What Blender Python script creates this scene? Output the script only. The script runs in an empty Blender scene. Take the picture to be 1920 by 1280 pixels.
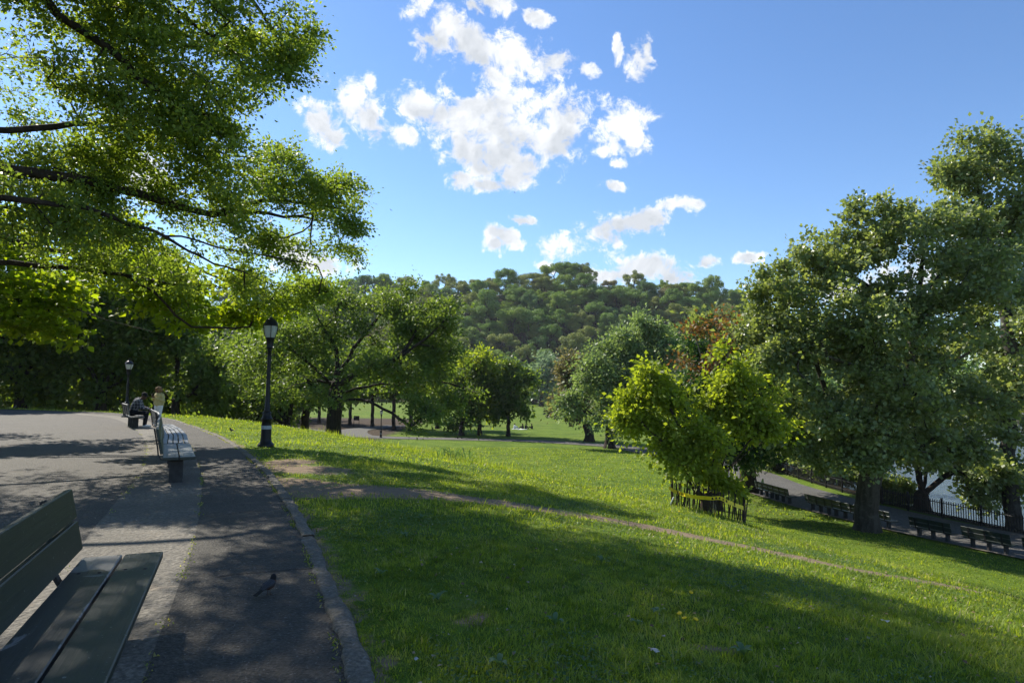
import bpy, bmesh, math, random
import numpy as np
from mathutils import Vector, Matrix

random.seed(7)
rng = np.random.default_rng(11)
SC = bpy.context.scene
COL = SC.collection

# ------------------------------------------------------------------ camera
F = 1181.0                      # focal length in pixels of a 1920 px wide frame
PITCH = math.radians(4.45)
ROLL = math.radians(0.7)
EYE = np.array([0.0, 0.0, 1.55])
_fw = np.array([0, math.cos(PITCH), math.sin(PITCH)])
_up = np.array([0, -math.sin(PITCH), math.cos(PITCH)])
_rt = np.array([1.0, 0, 0])
RT = _rt * math.cos(ROLL) + _up * math.sin(ROLL)
UP = _up * math.cos(ROLL) - _rt * math.sin(ROLL)
FW = _fw
cam_d = bpy.data.cameras.new('camera')
cam = bpy.data.objects.new('camera', cam_d)
COL.objects.link(cam)
cam_d.sensor_width = 36.0
cam_d.lens = 36.0 * F / 1920.0
cam_d.clip_start = 0.1
cam_d.clip_end = 6000
M = Matrix((( RT[0], UP[0], -FW[0], EYE[0]), (RT[1], UP[1], -FW[1], EYE[1]), (RT[2], UP[2], -FW[2], EYE[2]), (0, 0, 0, 1)))
cam.matrix_world = M
SC.camera = cam


def ray(u, v):
    return (u - 960) / F * RT + (640 - v) / F * UP + FW


def at(u, v, d):
    """the point of the place that the photograph shows at u, v, d metres ahead"""
    r = ray(u, v)
    return EYE + r * (d / r[1])


def project(P):
    q = np.asarray(P) - EYE
    w = np.maximum(q @ FW, 0.05)
    return 960 + F * (q @ RT) / w, 640 - F * (q @ UP) / w


# ------------------------------------------------------------------ light
SUN_EL = math.radians(41)
SUN_AZ = math.radians(-47)       # clockwise from +Y
SUN_DIR = np.array([math.sin(SUN_AZ) * math.cos(SUN_EL), math.cos(SUN_AZ) * math.cos(SUN_EL), math.sin(SUN_EL)])
sun_d = bpy.data.lights.new('sun', 'SUN')
sun_d.energy = 5.0
sun_d.angle = math.radians(0.53)
sun_d.color = (1.0, 0.94, 0.83)
sun = bpy.data.objects.new('sun', sun_d)
COL.objects.link(sun)
sun.location = (0, 0, 60)
sun.rotation_euler = Vector(SUN_DIR).to_track_quat('Z', 'Y').to_euler()

SC.view_settings.view_transform = 'Standard'
SC.view_settings.look = 'None'
SC.view_settings.gamma = 1.0
SC.view_settings.use_curve_mapping = False
SC.view_settings.exposure = 0.8
SC.render.engine = 'CYCLES'
SC.cycles.max_bounces = 10
SC.cycles.diffuse_bounces = 4
SC.cycles.transmission_bounces = 8
SC.cycles.glossy_bounces = 3
SC.cycles.caustics_reflective = False
SC.cycles.caustics_refractive = False
SC.cycles.sample_clamp_indirect = 6.0

world = bpy.data.worlds.new('World')
SC.world = world
world.use_nodes = True


class NB:
    """small helper for building node trees"""

    def __init__(self, nt):
        self.nt = nt
        nt.nodes.clear()

    def n(self, kind, inp=None, **props):
        nd = self.nt.nodes.new(kind)
        for k, v in props.items():
            setattr(nd, k, v)
        for k, v in (inp or {}).items():
            if hasattr(v, 'is_output'):
                self.nt.links.new(v, nd.inputs[k])
            else:
                nd.inputs[k].default_value = v
        return nd

    def m(self, op, a, b=0.0, c=0.0, clamp=False):
        nd = self.n('ShaderNodeMath', {0: a, 1: b, 2: c}, operation=op)
        nd.use_clamp = clamp
        return nd.outputs[0]

    def mix(self, f, a, b, blend='MIX'):
        nd = self.n('ShaderNodeMix', data_type='RGBA', blend_type=blend)
        for k, v in ((0, f), (6, a), (7, b)):
            if hasattr(v, 'is_output'):
                self.nt.links.new(v, nd.inputs[k])
            else:
                nd.inputs[k].default_value = v if k == 0 else (*v[:3], 1)
        return nd.outputs[2]

    def ss(self, x, lo, hi, to0=0.0, to1=1.0):
        nd = self.n('ShaderNodeMapRange', {0: x, 1: lo, 2: hi, 3: to0, 4: to1}, interpolation_type='SMOOTHSTEP')
        return nd.outputs[0]

    def ramp(self, x, stops):
        nd = self.n('ShaderNodeValToRGB', {0: x})
        el = nd.color_ramp.elements
        while len(el) < len(stops):
            el.new(0.5)
        for e, (p, c) in zip(el, stops):
            e.position = p
            e.color = (*c, 1)
        return nd.outputs[0]

    def noise(self, vec, scale, detail=4.0, rough=0.55, dist=0.0, out=0):
        nd = self.n('ShaderNodeTexNoise', {'Scale': scale, 'Detail': detail, 'Roughness': rough, 'Distortion': dist})
        if vec is not None:
            self.nt.links.new(vec, nd.inputs['Vector'])
        return nd.outputs[out]


def build_world():
    b = NB(world.node_tree)
    out = b.n('ShaderNodeOutputWorld')
    sky = b.n('ShaderNodeTexSky', sky_type='NISHITA', sun_disc=False)
    sky.sun_elevation = SUN_EL
    sky.sun_rotation = SUN_AZ
    sky.altitude = 30
    sky.air_density = 1.0
    sky.dust_density = 0.08
    sky.ozone_density = 3.2
    col = b.n('ShaderNodeHueSaturation', {'Hue': 0.504, 'Saturation': 1.12, 'Value': 1.0, 'Color': sky.outputs[0]}).outputs[0]
    tc = b.n('ShaderNodeTexCoord')
    d = tc.outputs['Generated']
    sp = b.n('ShaderNodeSeparateXYZ', {0: d})
    az = b.m('ARCTAN2', sp.outputs[0], sp.outputs[1])
    el = b.m('ARCSINE', sp.outputs[2])
    # domain warp gives the ragged cumulus edges
    w1 = b.n('ShaderNodeTexNoise', {'Vector': d, 'Scale': 9.0, 'Detail': 5.0, 'Roughness': 0.6}).outputs[1]
    w2 = b.n('ShaderNodeVectorMath', {0: w1, 1: (0.5, 0.5, 0.5)}, operation='SUBTRACT').outputs[0]
    w3 = b.n('ShaderNodeVectorMath', {0: w2, 3: 0.05}, operation='SCALE').outputs[0]
    p0 = b.n('ShaderNodeCombineXYZ', {0: az, 1: el, 2: 0.0}).outputs[0]
    p1 = b.n('ShaderNodeVectorMath', {0: p0, 1: w3}, operation='ADD').outputs[0]
    flat = b.n('ShaderNodeVectorMath', {0: p1, 1: (1, 1, 0)}, operation='MULTIPLY').outputs[0]
    clouds = [  # u, v, half width, half height, tilt (degrees, clockwise in the picture)
        (832, 62, 55, 42, 25), (900, 98, 72, 38, 15), (965, 118, 78, 38, 5), (1032, 117, 48, 20, 0), (805, 88, 34, 26, 20), (935, 147, 45, 18, 10),
        (795, 22, 16, 18, 30), (930, 8, 38, 16, 10), (897, 24, 22, 12, 30), (1006, 33, 20, 14, 0), (1100, 124, 20, 12, 0), (1155, 92, 9, 20, -15),
        (1200, 118, 28, 24, 0), (1216, 100, 14, 22, 15), (600, 225, 42, 26, 35), (622, 252, 22, 20, 45), (660, 188, 42, 38, 40), (695, 228, 48, 24, 45), (750, 252, 42, 17, 15),
        (698, 152, 12, 14, 30), (795, 200, 50, 26, 25), (862, 222, 78, 44, 15), (930, 238, 105, 68, 0), (955, 196, 50, 34, 0), (1052, 228, 66, 52, 0),
        (905, 288, 76, 42, 10), (972, 312, 52, 30, 0), (1030, 268, 64, 40, 0), (858, 345, 28, 20, 10), (925, 345, 62, 14, -5), (1172, 230, 50, 38, 10),
        (1195, 262, 24, 18, 40), (1150, 268, 30, 18, -20), (1130, 283, 22, 10, -10), (1160, 305, 14, 6, 0), (1153, 345, 24, 10, 10), (983, 408, 28, 11, 0), (946, 446, 46, 17, 10),
        (930, 462, 25, 12, 0), (1065, 458, 62, 28, -8), (1140, 432, 66, 24, -12), (1212, 414, 52, 26, -10), (1272, 384, 36, 13, 8), (1300, 384, 24, 7, 0), (1208, 500, 70, 27, 0), (1250, 512, 66, 22, 12),
        (1140, 512, 60, 16, 0), (1027, 496, 17, 8, 0), (1047, 511, 14, 8, 0), (1330, 489, 19, 10, 0), (1404, 481, 22, 9, 0),
        (575, 490, 80, 26, 12), (510, 462, 40, 16, 0), (1590, 540, 70, 22, 0), (1790, 425, 70, 26, 10), (1700, 520, 80, 30, 0), (250, 320, 60, 30, 0), (1950, 720, 120, 30, 0)]
    cur = None
    for (u, v, ru, rv, t) in clouds:
        r = ray(u, v)
        r = r / np.linalg.norm(r)
        a, e = math.atan2(r[0], r[1]), math.asin(r[2])
        k = 1.0 / F * 0.82
        mp = b.n('ShaderNodeMapping', {'Vector': flat, 'Location': (a, e, 0), 'Rotation': (0, 0, -math.radians(t)), 'Scale': (ru * k * 1.62, rv * k * 1.62, 1)}, vector_type='TEXTURE')
        ln = b.n('ShaderNodeVectorMath', {0: mp.outputs[0]}, operation='LENGTH').outputs['Value']
        cur = ln if cur is None else b.n('ShaderNodeMath', {0: cur, 1: ln, 2: 0.35}, operation='SMOOTH_MIN').outputs[0]
    field = b.m('SUBTRACT', 1.0, cur)
    wv = b.n('ShaderNodeTexNoise', {'Vector': d, 'Scale': 30.0, 'Detail': 6.0, 'Roughness': 0.65}).outputs[1]
    wv = b.n('ShaderNodeVectorMath', {0: wv, 1: (0.5, 0.5, 0.5)}, operation='SUBTRACT').outputs[0]
    wv = b.n('ShaderNodeVectorMath', {0: wv, 3: 0.045}, operation='SCALE').outputs[0]
    dw = b.n('ShaderNodeVectorMath', {0: d, 1: wv}, operation='ADD').outputs[0]
    puff = b.n('ShaderNodeTexVoronoi', {'Vector': dw, 'Scale': 24.0, 'Smoothness': 0.35}, feature='SMOOTH_F1').outputs['Distance']
    puff2 = b.n('ShaderNodeTexVoronoi', {'Vector': dw, 'Scale': 58.0, 'Smoothness': 0.3}, feature='SMOOTH_F1').outputs['Distance']
    fine = b.noise(d, 34.0, 14.0, 0.74, 0.4)
    mid = b.noise(d, 8.0, 4.0, 0.5)
    dens = b.m('ADD', field, b.m('MULTIPLY', b.m('SUBTRACT', fine, 0.5), 2.6))
    dens = b.m('ADD', dens, b.m('MULTIPLY', b.m('SUBTRACT', mid, 0.5), 0.5))
    dens = b.m('ADD', dens, b.m('MULTIPLY', b.m('SUBTRACT', 0.46, puff), 0.7))
    dens = b.m('ADD', dens, b.m('MULTIPLY', b.m('SUBTRACT', 0.42, puff2), 0.45))
    alpha = b.ss(dens, 0.0, 0.62)
    # the same fair-weather cumulus scattered over the rest of the sky, behind and beside the camera
    far = b.m('MULTIPLY', b.ss(b.noise(d, 3.2, 7.0, 0.6), 0.60, 0.70), b.ss(b.m('ABSOLUTE', az), 1.0, 1.35))
    far = b.m('MULTIPLY', far, b.ss(sp.outputs[2], 0.03, 0.15))
    alpha = b.m('MAXIMUM', alpha, far)
    alpha = b.m('MULTIPLY', alpha, 0.97)
    thick = b.m('MULTIPLY', b.ss(field, 0.12, 0.6), b.ss(b.noise(d, 11.0, 5.0, 0.55, 0.4), 0.36, 0.60))
    ccol = b.mix(thick, (6.5, 6.55, 6.6), (3.55, 3.75, 4.0))
    soft = b.m('MULTIPLY', b.ss(puff2, 0.2, 0.55), 0.35)
    ccol = b.mix(soft, ccol, (4.5, 4.68, 4.95))
    col = b.mix(alpha, col, ccol)
    bg = b.n('ShaderNodeBackground', {0: col, 1: 0.112})
    b.nt.links.new(bg.outputs[0], out.inputs[0])
    world.cycles.sampling_method = 'MANUAL'
    world.cycles.sample_map_resolution = 512


build_world()

# ------------------------------------------------------------------ helpers


def link(name, me, parent=None, mat=None, label=None, cat=None, group=None, kind=None, loc=None):
    o = bpy.data.objects.new(name, me)
    COL.objects.link(o)
    if parent is not None:
        o.parent = parent
    if mat is not None and me is not None and len(me.materials) == 0:
        for x in (mat if isinstance(mat, (list, tuple)) else [mat]):
            me.materials.append(x)
    tag(o, label, cat, group, kind)
    if loc is not None:
        o.location = loc
    return o


def tag(o, label=None, cat=None, group=None, kind=None):
    for k, v in (('label', label), ('category', cat), ('group', group), ('kind', kind)):
        if v:
            o[k] = v


def empty(name, loc=(0, 0, 0), rz=0.0, **kw):
    o = link(name, None, **kw)
    o.location = loc
    o.rotation_euler = (0, 0, rz)
    return o


def dup(root, loc=None, rz=None, sc=None, label=None, group=None):
    c = root.copy()
    COL.objects.link(c)
    if loc is not None:
        c.location = loc
    if rz is not None:
        c.rotation_euler = (0, 0, rz)
    if sc is not None:
        c.scale = sc
    if label:
        c['label'] = label
    if group:
        c['group'] = group
    for ch in list(root.children):
        d = ch.copy()
        COL.objects.link(d)
        d.parent = c
        for g in list(ch.children):
            e = g.copy()
            COL.objects.link(e)
            e.parent = d
    return c


def np_mesh(name, V, faces_n, idx, smooth=False, attrs=None, mats=None):
    """V (n,3); faces_n: corners of each face; idx: flat corner indices"""
    me = bpy.data.meshes.new(name)
    V = np.ascontiguousarray(V, dtype=np.float32)
    idx = np.ascontiguousarray(idx, dtype=np.int32).ravel()
    faces_n = np.ascontiguousarray(faces_n, dtype=np.int32)
    me.vertices.add(len(V))
    me.vertices.foreach_set('co', V.ravel())
    me.loops.add(len(idx))
    me.loops.foreach_set('vertex_index', idx)
    me.polygons.add(len(faces_n))
    me.polygons.foreach_set('loop_start', np.concatenate([[0], np.cumsum(faces_n)[:-1]]).astype(np.int32))
    me.update(calc_edges=True)
    if smooth:
        me.polygons.foreach_set('use_smooth', np.ones(len(faces_n), dtype=bool))
    for an, (dom, arr) in (attrs or {}).items():
        a = me.attributes.new(an, 'FLOAT', dom)
        a.data.foreach_set('value', np.ascontiguousarray(arr, dtype=np.float32))
    for m in mats or []:
        me.materials.append(m)
    return me


def bm_mesh(name, bm, mats=None, smooth=False):
    me = bpy.data.meshes.new(name)
    bm.normal_update()
    bm.to_mesh(me)
    bm.free()
    if smooth:
        me.polygons.foreach_set('use_smooth', np.ones(len(me.polygons), dtype=bool))
    for m in (mats if isinstance(mats, (list, tuple)) else [mats] if mats else []):
        me.materials.append(m)
    return me


def add_box(bm, size, loc=(0, 0, 0), rot=None, bevel=0.0):
    r = bmesh.ops.create_cube(bm, size=1.0)
    vs = r['verts']
    bmesh.ops.scale(bm, vec=size, verts=vs)
    if bevel:
        es = list({e for v in vs for e in v.link_edges})
        rb = bmesh.ops.bevel(bm, geom=es, offset=bevel, segments=1, affect='EDGES', profile=0.5)
        vs = list({v for f in rb['faces'] for v in f.verts} | {v for v in vs if v.is_valid})
    if rot is not None:
        bmesh.ops.rotate(bm, cent=(0, 0, 0), matrix=rot, verts=vs)
    bmesh.ops.translate(bm, vec=loc, verts=vs)
    return vs


def box_mesh(name, size, mat, bevel=0.0, loc=(0, 0, 0), rot=None):
    bm = bmesh.new()
    add_box(bm, size, loc, rot, bevel)
    return bm_mesh(name, bm, mat)


def lathe_mesh(name, prof, mat, seg=20, smooth=True, cap=True):
    bm = bmesh.new()
    rings = []
    for (r, z) in prof:
        rings.append([bm.verts.new((r * math.cos(2 * math.pi * k / seg), r * math.sin(2 * math.pi * k / seg), z)) for k in range(seg)])
    for a, b in zip(rings, rings[1:]):
        for k in range(seg):
            bm.faces.new((a[k], a[(k + 1) % seg], b[(k + 1) % seg], b[k]))
    if cap:
        bm.faces.new(list(reversed(rings[0])))
        bm.faces.new(rings[-1])
    return bm_mesh(name, bm, mat, smooth)


def sweep_mesh(name, pts, w, h, mat, closed_ends=True):
    """flat bar of section w (local side) x h along a polyline in the y-z plane"""
    bm = bmesh.new()
    pts = [Vector(p) for p in pts]
    rings = []
    for i, p in enumerate(pts):
        t = (pts[min(i + 1, len(pts) - 1)] - pts[max(i - 1, 0)]).normalized()
        nrm = Vector((0, -t.z, t.y))
        rings.append([bm.verts.new(p + Vector((sx * w / 2, 0, 0)) + nrm * (sn * h / 2)) for sx, sn in ((-1, -1), (1, -1), (1, 1), (-1, 1))])
    for a, b in zip(rings, rings[1:]):
        for k in range(4):
            bm.faces.new((a[k], a[(k + 1) % 4], b[(k + 1) % 4], b[k]))
    bm.faces.new(list(reversed(rings[0])))
    bm.faces.new(rings[-1])
    bmesh.ops.recalc_face_normals(bm, faces=bm.faces)
    return bm_mesh(name, bm, mat)


def tube_mesh(name, pts, radii, mat, seg=8):
    pts = np.asarray(pts, float)
    n = len(pts)
    r = np.broadcast_to(np.asarray(radii, float), (n,))
    t = np.gradient(pts, axis=0)
    t /= np.linalg.norm(t, axis=1, keepdims=True) + 1e-9
    ref = np.array([0.31, 0.2, 0.93]) if abs(t[:, 2]).mean() < 0.8 else np.array([1.0, 0.1, 0])
    a = np.cross(t, ref)
    a /= np.linalg.norm(a, axis=1, keepdims=True) + 1e-9
    b = np.cross(t, a)
    th = np.arange(seg) / seg * 2 * math.pi
    V = (pts[:, None, :] + r[:, None, None] * (np.cos(th)[None, :, None] * a[:, None, :] + np.sin(th)[None, :, None] * b[:, None, :])).reshape(-1, 3)
    q = []
    for i in range(n - 1):
        for k in range(seg):
            q.append((i * seg + k, i * seg + (k + 1) % seg, (i + 1) * seg + (k + 1) % seg, (i + 1) * seg + k))
    idx = [i for f in q for i in f] + list(range(seg))[::-1] + list(range((n - 1) * seg, n * seg))
    return np_mesh(name, V, [4] * len(q) + [seg, seg], idx, True, mats=[mat])


# ------------------------------------------------------------------ materials
def new_mat(name):
    m = bpy.data.materials.new(name)
    m.use_nodes = True
    return m, NB(m.node_tree)


def finish(b, shader, disp=None):
    o = b.n('ShaderNodeOutputMaterial')
    b.nt.links.new(shader, o.inputs[0])


def simple(name, col, rough=0.6, var=0.15, scale=8.0, metal=0.0, bump=0.0, spec=0.4):
    m, b = new_mat(name)
    tc = b.n('ShaderNodeTexCoord').outputs['Object']
    nz = b.noise(tc, scale, 5.0, 0.6)
    c = b.mix(b.ss(nz, 0.3, 0.7), tuple(x * (1 - var) for x in col), tuple(min(1, x * (1 + var)) for x in col))
    p = b.n('ShaderNodeBsdfPrincipled', {'Base Color': c, 'Roughness': rough, 'Metallic': metal, 'Specular IOR Level': spec})
    if bump:
        bp = b.n('ShaderNodeBump', {'Strength': bump, 'Distance': 0.02, 'Height': nz})
        b.nt.links.new(bp.outputs[0], p.inputs['Normal'])
    finish(b, p.outputs[0])
    return m


def leaf_mat(name, stops, trans=0.42, tcol=(1.25, 1.25, 0.45), rough=0.5, spec=0.25, gain=1.3):
    """stops: colours spread over the per-leaf tint 0..1"""
    m, b = new_mat(name)
    t = b.n('ShaderNodeAttribute', attribute_name='tint', attribute_type='GEOMETRY').outputs['Fac']
    k = len(stops) - 1
    c = b.ramp(t, [(i / k, tuple(x * gain for x in s)) for i, s in enumerate(stops)])
    p = b.n('ShaderNodeBsdfPrincipled', {'Base Color': c, 'Roughness': rough, 'Specular IOR Level': spec})
    tc = b.mix(1.0, c, tuple(x * 1.45 for x in tcol), 'MULTIPLY')
    tr = b.n('ShaderNodeBsdfTranslucent', {0: tc})
    mx = b.n('ShaderNodeMixShader', {0: trans, 1: p.outputs[0], 2: tr.outputs[0]})
    finish(b, mx.outputs[0])
    return m


def bark_mat(name, col, scale=6.0, patch=None):
    m, b = new_mat(name)
    tc = b.n('ShaderNodeTexCoord').outputs['Object']
    mp = b.n('ShaderNodeMapping', {'Vector': tc, 'Scale': (1, 1, 0.22)}).outputs[0]
    nz = b.noise(mp, scale, 6.0, 0.65)
    c = b.mix(b.ss(nz, 0.3, 0.7), tuple(x * 0.45 for x in col), tuple(x * 1.35 for x in col))
    if patch:
        pn = b.noise(tc, 4.5, 5.0, 0.6, 0.6)
        c = b.mix(b.ss(pn, 0.50, 0.64), c, patch)
    p = b.n('ShaderNodeBsdfPrincipled', {'Base Color': c, 'Roughness': 0.9, 'Specular IOR Level': 0.15})
    bp = b.n('ShaderNodeBump', {'Strength': 0.8, 'Distance': 0.05, 'Height': nz})
    b.nt.links.new(bp.outputs[0], p.inputs['Normal'])
    finish(b, p.outputs[0])
    return m


MAT = {}
MAT['bark'] = bark_mat('dark_bark', (0.045, 0.035, 0.028))
MAT['plane_bark'] = bark_mat('plane_bark', (0.06, 0.052, 0.042), 5.0, (0.085, 0.077, 0.062))
MAT['stem'] = bark_mat('shrub_bark', (0.06, 0.045, 0.035), 14.0)
MAT['pin_leaf'] = leaf_mat('oak_leaf', [(0.052, 0.082, 0.02), (0.082, 0.122, 0.027), (0.13, 0.158, 0.032)], 0.5, (1.45, 1.35, 0.42), 0.5, 0.35, 1.8)
MAT['maple_leaf'] = leaf_mat('maple_leaf', [(0.07, 0.12, 0.01), (0.12, 0.17, 0.012), (0.17, 0.20, 0.015)], 0.58, (1.5, 1.4, 0.35), 0.5, 0.2, 1.4)
MAT['wood_leaf'] = leaf_mat('woodland_leaf', [(0.035, 0.058, 0.014), (0.055, 0.088, 0.018), (0.095, 0.13, 0.022)], 0.48, (1.35, 1.3, 0.4), 0.5, 0.25, 1.5)
MAT['oakb_leaf'] = leaf_mat('broad_oak_leaf', [(0.048, 0.076, 0.02), (0.072, 0.108, 0.028), (0.11, 0.145, 0.036)], 0.45, (1.35, 1.3, 0.45), 0.5, 0.25, 1.55)
MAT['plane_leaf'] = leaf_mat('plane_leaf', [(0.058, 0.08, 0.03), (0.09, 0.116, 0.045), (0.142, 0.163, 0.075)], 0.44, (1.3, 1.25, 0.5), 0.40, 0.5, 1.85)
MAT['lime_leaf'] = leaf_mat('lime_leaf', [(0.085, 0.12, 0.018), (0.14, 0.18, 0.024), (0.20, 0.235, 0.034)], 0.54, (1.35, 1.28, 0.4), 0.5, 0.3, 1.4)
MAT['grey_leaf'] = leaf_mat('grey_green_leaf', [(0.075, 0.105, 0.04), (0.105, 0.14, 0.055), (0.14, 0.175, 0.08)], 0.4, (1.15, 1.2, 0.6), 0.5, 0.35, 1.75)
MAT['silver_leaf'] = leaf_mat('silver_green_leaf', [(0.08, 0.11, 0.065), (0.11, 0.145, 0.085), (0.15, 0.185, 0.11)], 0.36, (1.0, 1.1, 0.8), 0.5, 0.3, 1.7)
MAT['pink_leaf'] = leaf_mat('olive_pink_leaf', [(0.08, 0.10, 0.04), (0.13, 0.13, 0.06), (0.20, 0.155, 0.10)], 0.35, (1.2, 1.1, 0.6))
MAT['red_leaf'] = leaf_mat('young_red_leaf', [(0.05, 0.075, 0.02), (0.11, 0.075, 0.028), (0.17, 0.085, 0.035)], 0.4, (1.4, 1.0, 0.5))
MAT['dark_leaf'] = leaf_mat('dark_leaf', [(0.018, 0.04, 0.014), (0.03, 0.06, 0.02), (0.05, 0.085, 0.025)], 0.25, (1.1, 1.3, 0.5))
MAT['hill_leaf'] = [
    leaf_mat('hill_leaf_green', [(0.045, 0.07, 0.018), (0.065, 0.10, 0.025), (0.09, 0.13, 0.03)], 0.2, (1.2, 1.25, 0.5), 0.6, 0.2, 2.5),
    leaf_mat('hill_leaf_olive', [(0.06, 0.075, 0.02), (0.085, 0.098, 0.026), (0.115, 0.125, 0.034)], 0.2, (1.2, 1.2, 0.5), 0.6, 0.2, 2.5),
    leaf_mat('hill_leaf_lime', [(0.06, 0.09, 0.02), (0.085, 0.12, 0.026), (0.115, 0.15, 0.032)], 0.2, (1.25, 1.25, 0.45), 0.6, 0.2, 2.3),
    leaf_mat('hill_leaf_dark', [(0.026, 0.048, 0.018), (0.042, 0.072, 0.025), (0.06, 0.095, 0.032)], 0.2, (1.1, 1.25, 0.5), 0.6, 0.2, 2.5),
    leaf_mat('hill_leaf_russet', [(0.06, 0.062, 0.028), (0.085, 0.082, 0.036), (0.115, 0.105, 0.048)], 0.2, (1.2, 1.1, 0.6), 0.6, 0.2, 2.5)]
MAT['grass'] = leaf_mat('grass_blade', [(0.048, 0.068, 0.016), (0.092, 0.126, 0.02), (0.15, 0.178, 0.028), (0.17, 0.165, 0.085)], 0.5, (1.35, 1.3, 0.3), 0.5, 0.2, 1.75)
MAT['weed'] = leaf_mat('broad_weed_leaf', [(0.07, 0.115, 0.05), (0.09, 0.135, 0.065)], 0.3, (1.2, 1.3, 0.5), 0.6, 0.2)
MAT['black_iron'] = simple('black_iron', (0.006, 0.0065, 0.008), 0.45, 0.3, 30, 0.0, 0.1, 0.3)
MAT['dark_iron'] = simple('dark_iron_bracket', (0.016, 0.016, 0.018), 0.5, 0.3, 30)
MAT['concrete_leg'] = simple('dark_leg', (0.03, 0.03, 0.03), 0.8, 0.3, 12, 0, 0.2)
MAT['tape_yellow'] = simple('tape_yellow', (0.85, 0.62, 0.02), 0.45, 0.1, 9)
MAT['tape_black'] = simple('tape_black', (0.012, 0.012, 0.012), 0.5, 0.1)
MAT['lath'] = simple('fence_lath', (0.035, 0.026, 0.02), 0.85, 0.4, 20)
MAT['white_plastic'] = simple('white_plastic', (0.75, 0.77, 0.78), 0.5, 0.05)
MAT['band_grey'] = simple('grey_band', (0.30, 0.33, 0.35), 0.5, 0.2, 25)


def glass_mat():
    m, b = new_mat('frosted_globe')
    tc = b.n('ShaderNodeTexCoord').outputs['Object']
    nz = b.noise(tc, 14.0, 3.0, 0.5)
    c = b.mix(nz, (0.55, 0.60, 0.60), (0.78, 0.80, 0.76))
    p = b.n('ShaderNodeBsdfPrincipled', {'Base Color': c, 'Roughness': 0.18, 'Specular IOR Level': 0.6})
    t = b.n('ShaderNodeBsdfTranslucent', {0: c})
    mx = b.n('ShaderNodeMixShader', {0: 0.55, 1: p.outputs[0], 2: t.outputs[0]})
    finish(b, mx.outputs[0])
    return m


MAT['globe'] = glass_mat()


def board_mat(name, col, peel):
    """painted bench board: grain along the board, worn patches with bare pale wood"""
    m, b = new_mat(name)
    tc = b.n('ShaderNodeTexCoord').outputs['Object']
    oi = b.n('ShaderNodeObjectInfo').outputs['Random']
    sh = b.n('ShaderNodeCombineXYZ', {0: b.m('MULTIPLY', oi, 37.0), 1: 0.0, 2: 0.0}).outputs[0]
    v = b.n('ShaderNodeVectorMath', {0: tc, 1: sh}, operation='ADD').outputs[0]
    g = b.noise(b.n('ShaderNodeMapping', {'Vector': v, 'Scale': (2, 60, 60)}).outputs[0], 1.0, 4.0, 0.6)
    c = b.mix(g, tuple(x * 0.8 for x in col), tuple(x * 1.2 for x in col))
    n1 = b.noise(v, 3.2, 6.0, 0.62, 0.8)
    if peel < 0.6:
        sx = b.n('ShaderNodeSeparateXYZ', {0: tc})
        n1 = b.m('ADD', n1, b.m('MULTIPLY', b.ss(b.m('MULTIPLY', sx.outputs[0], -1.0), 0.75, 1.45), 0.16))
        n1 = b.m('ADD', n1, b.m('MULTIPLY', b.ss(sx.outputs[1], 0.095, 0.112), 0.10))
    c = b.mix(b.m('MULTIPLY', b.ss(n1, peel, peel + 0.02), 0.85), c, (0.16, 0.158, 0.15))
    n2 = b.noise(v, 40.0, 2.0, 0.5)
    c = b.mix(b.m('MULTIPLY', b.ss(n2, 0.70, 0.74), 0.5), c, (0.35, 0.36, 0.34))
    p = b.n('ShaderNodeBsdfPrincipled', {'Base Color': c, 'Roughness': 0.42, 'Specular IOR Level': 0.45})
    bp = b.n('ShaderNodeBump', {'Strength': 0.25, 'Distance': 0.01, 'Height': b.m('ADD', g, n1)})
    b.nt.links.new(bp.outputs[0], p.inputs['Normal'])
    finish(b, p.outputs[0])
    return m


MAT['board'] = board_mat('green_board', (0.020, 0.029, 0.024), 0.72)
MAT['board_worn'] = board_mat('worn_green_board', (0.020, 0.026, 0.026), 0.595)
MAT['board_grey'] = board_mat('grey_board', (0.075, 0.08, 0.078), 0.70)


def asphalt_mat(name, c1, c2, stain, coarse, cracks=False, edge_dirt=False):
    m, b = new_mat(name)
    g = b.n('ShaderNodeNewGeometry').outputs['Position']
    big = b.noise(g, 0.9, 5.0, 0.6, 0.4)
    agg = b.noise(g, coarse, 3.0, 0.7)
    vor = b.n('ShaderNodeTexVoronoi', {'Vector': g, 'Scale': coarse * 0.9}, feature='F1')
    c = b.mix(b.ss(big, 0.35, 0.68), c1, c2)
    c = b.mix(b.ss(agg, 0.35, 0.75), tuple(x * 0.6 for x in c1), c)
    spk = b.ss(b.noise(g, coarse * 1.1, 1.0, 0.5), 0.66, 0.74)
    c = b.mix(b.m('MULTIPLY', spk, 0.3), c, (0.34, 0.33, 0.31))
    st = b.ss(b.noise(g, 1.7, 5.0, 0.65, 1.0), 0.58, 0.72)
    c = b.mix(b.m('MULTIPLY', st, 0.6), c, stain)
    blot = b.ss(b.noise(g, 5.0, 2.0, 0.5, 0.5), 0.70, 0.74)
    c = b.mix(b.m('MULTIPLY', blot, 0.55), c, tuple(x * 0.45 for x in c1))
    h = b.m('ADD', agg, b.m('MULTIPLY', vor.outputs['Distance'], 0.6))
    p = b.n('ShaderNodeBsdfPrincipled', {'Base Color': c, 'Roughness': 0.85, 'Specular IOR Level': 0.3})
    bp = b.n('ShaderNodeBump', {'Strength': 1.0, 'Distance': 0.02, 'Height': h})
    b.nt.links.new(bp.outputs[0], p.inputs['Normal'])
    finish(b, p.outputs[0])
    return m


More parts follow.
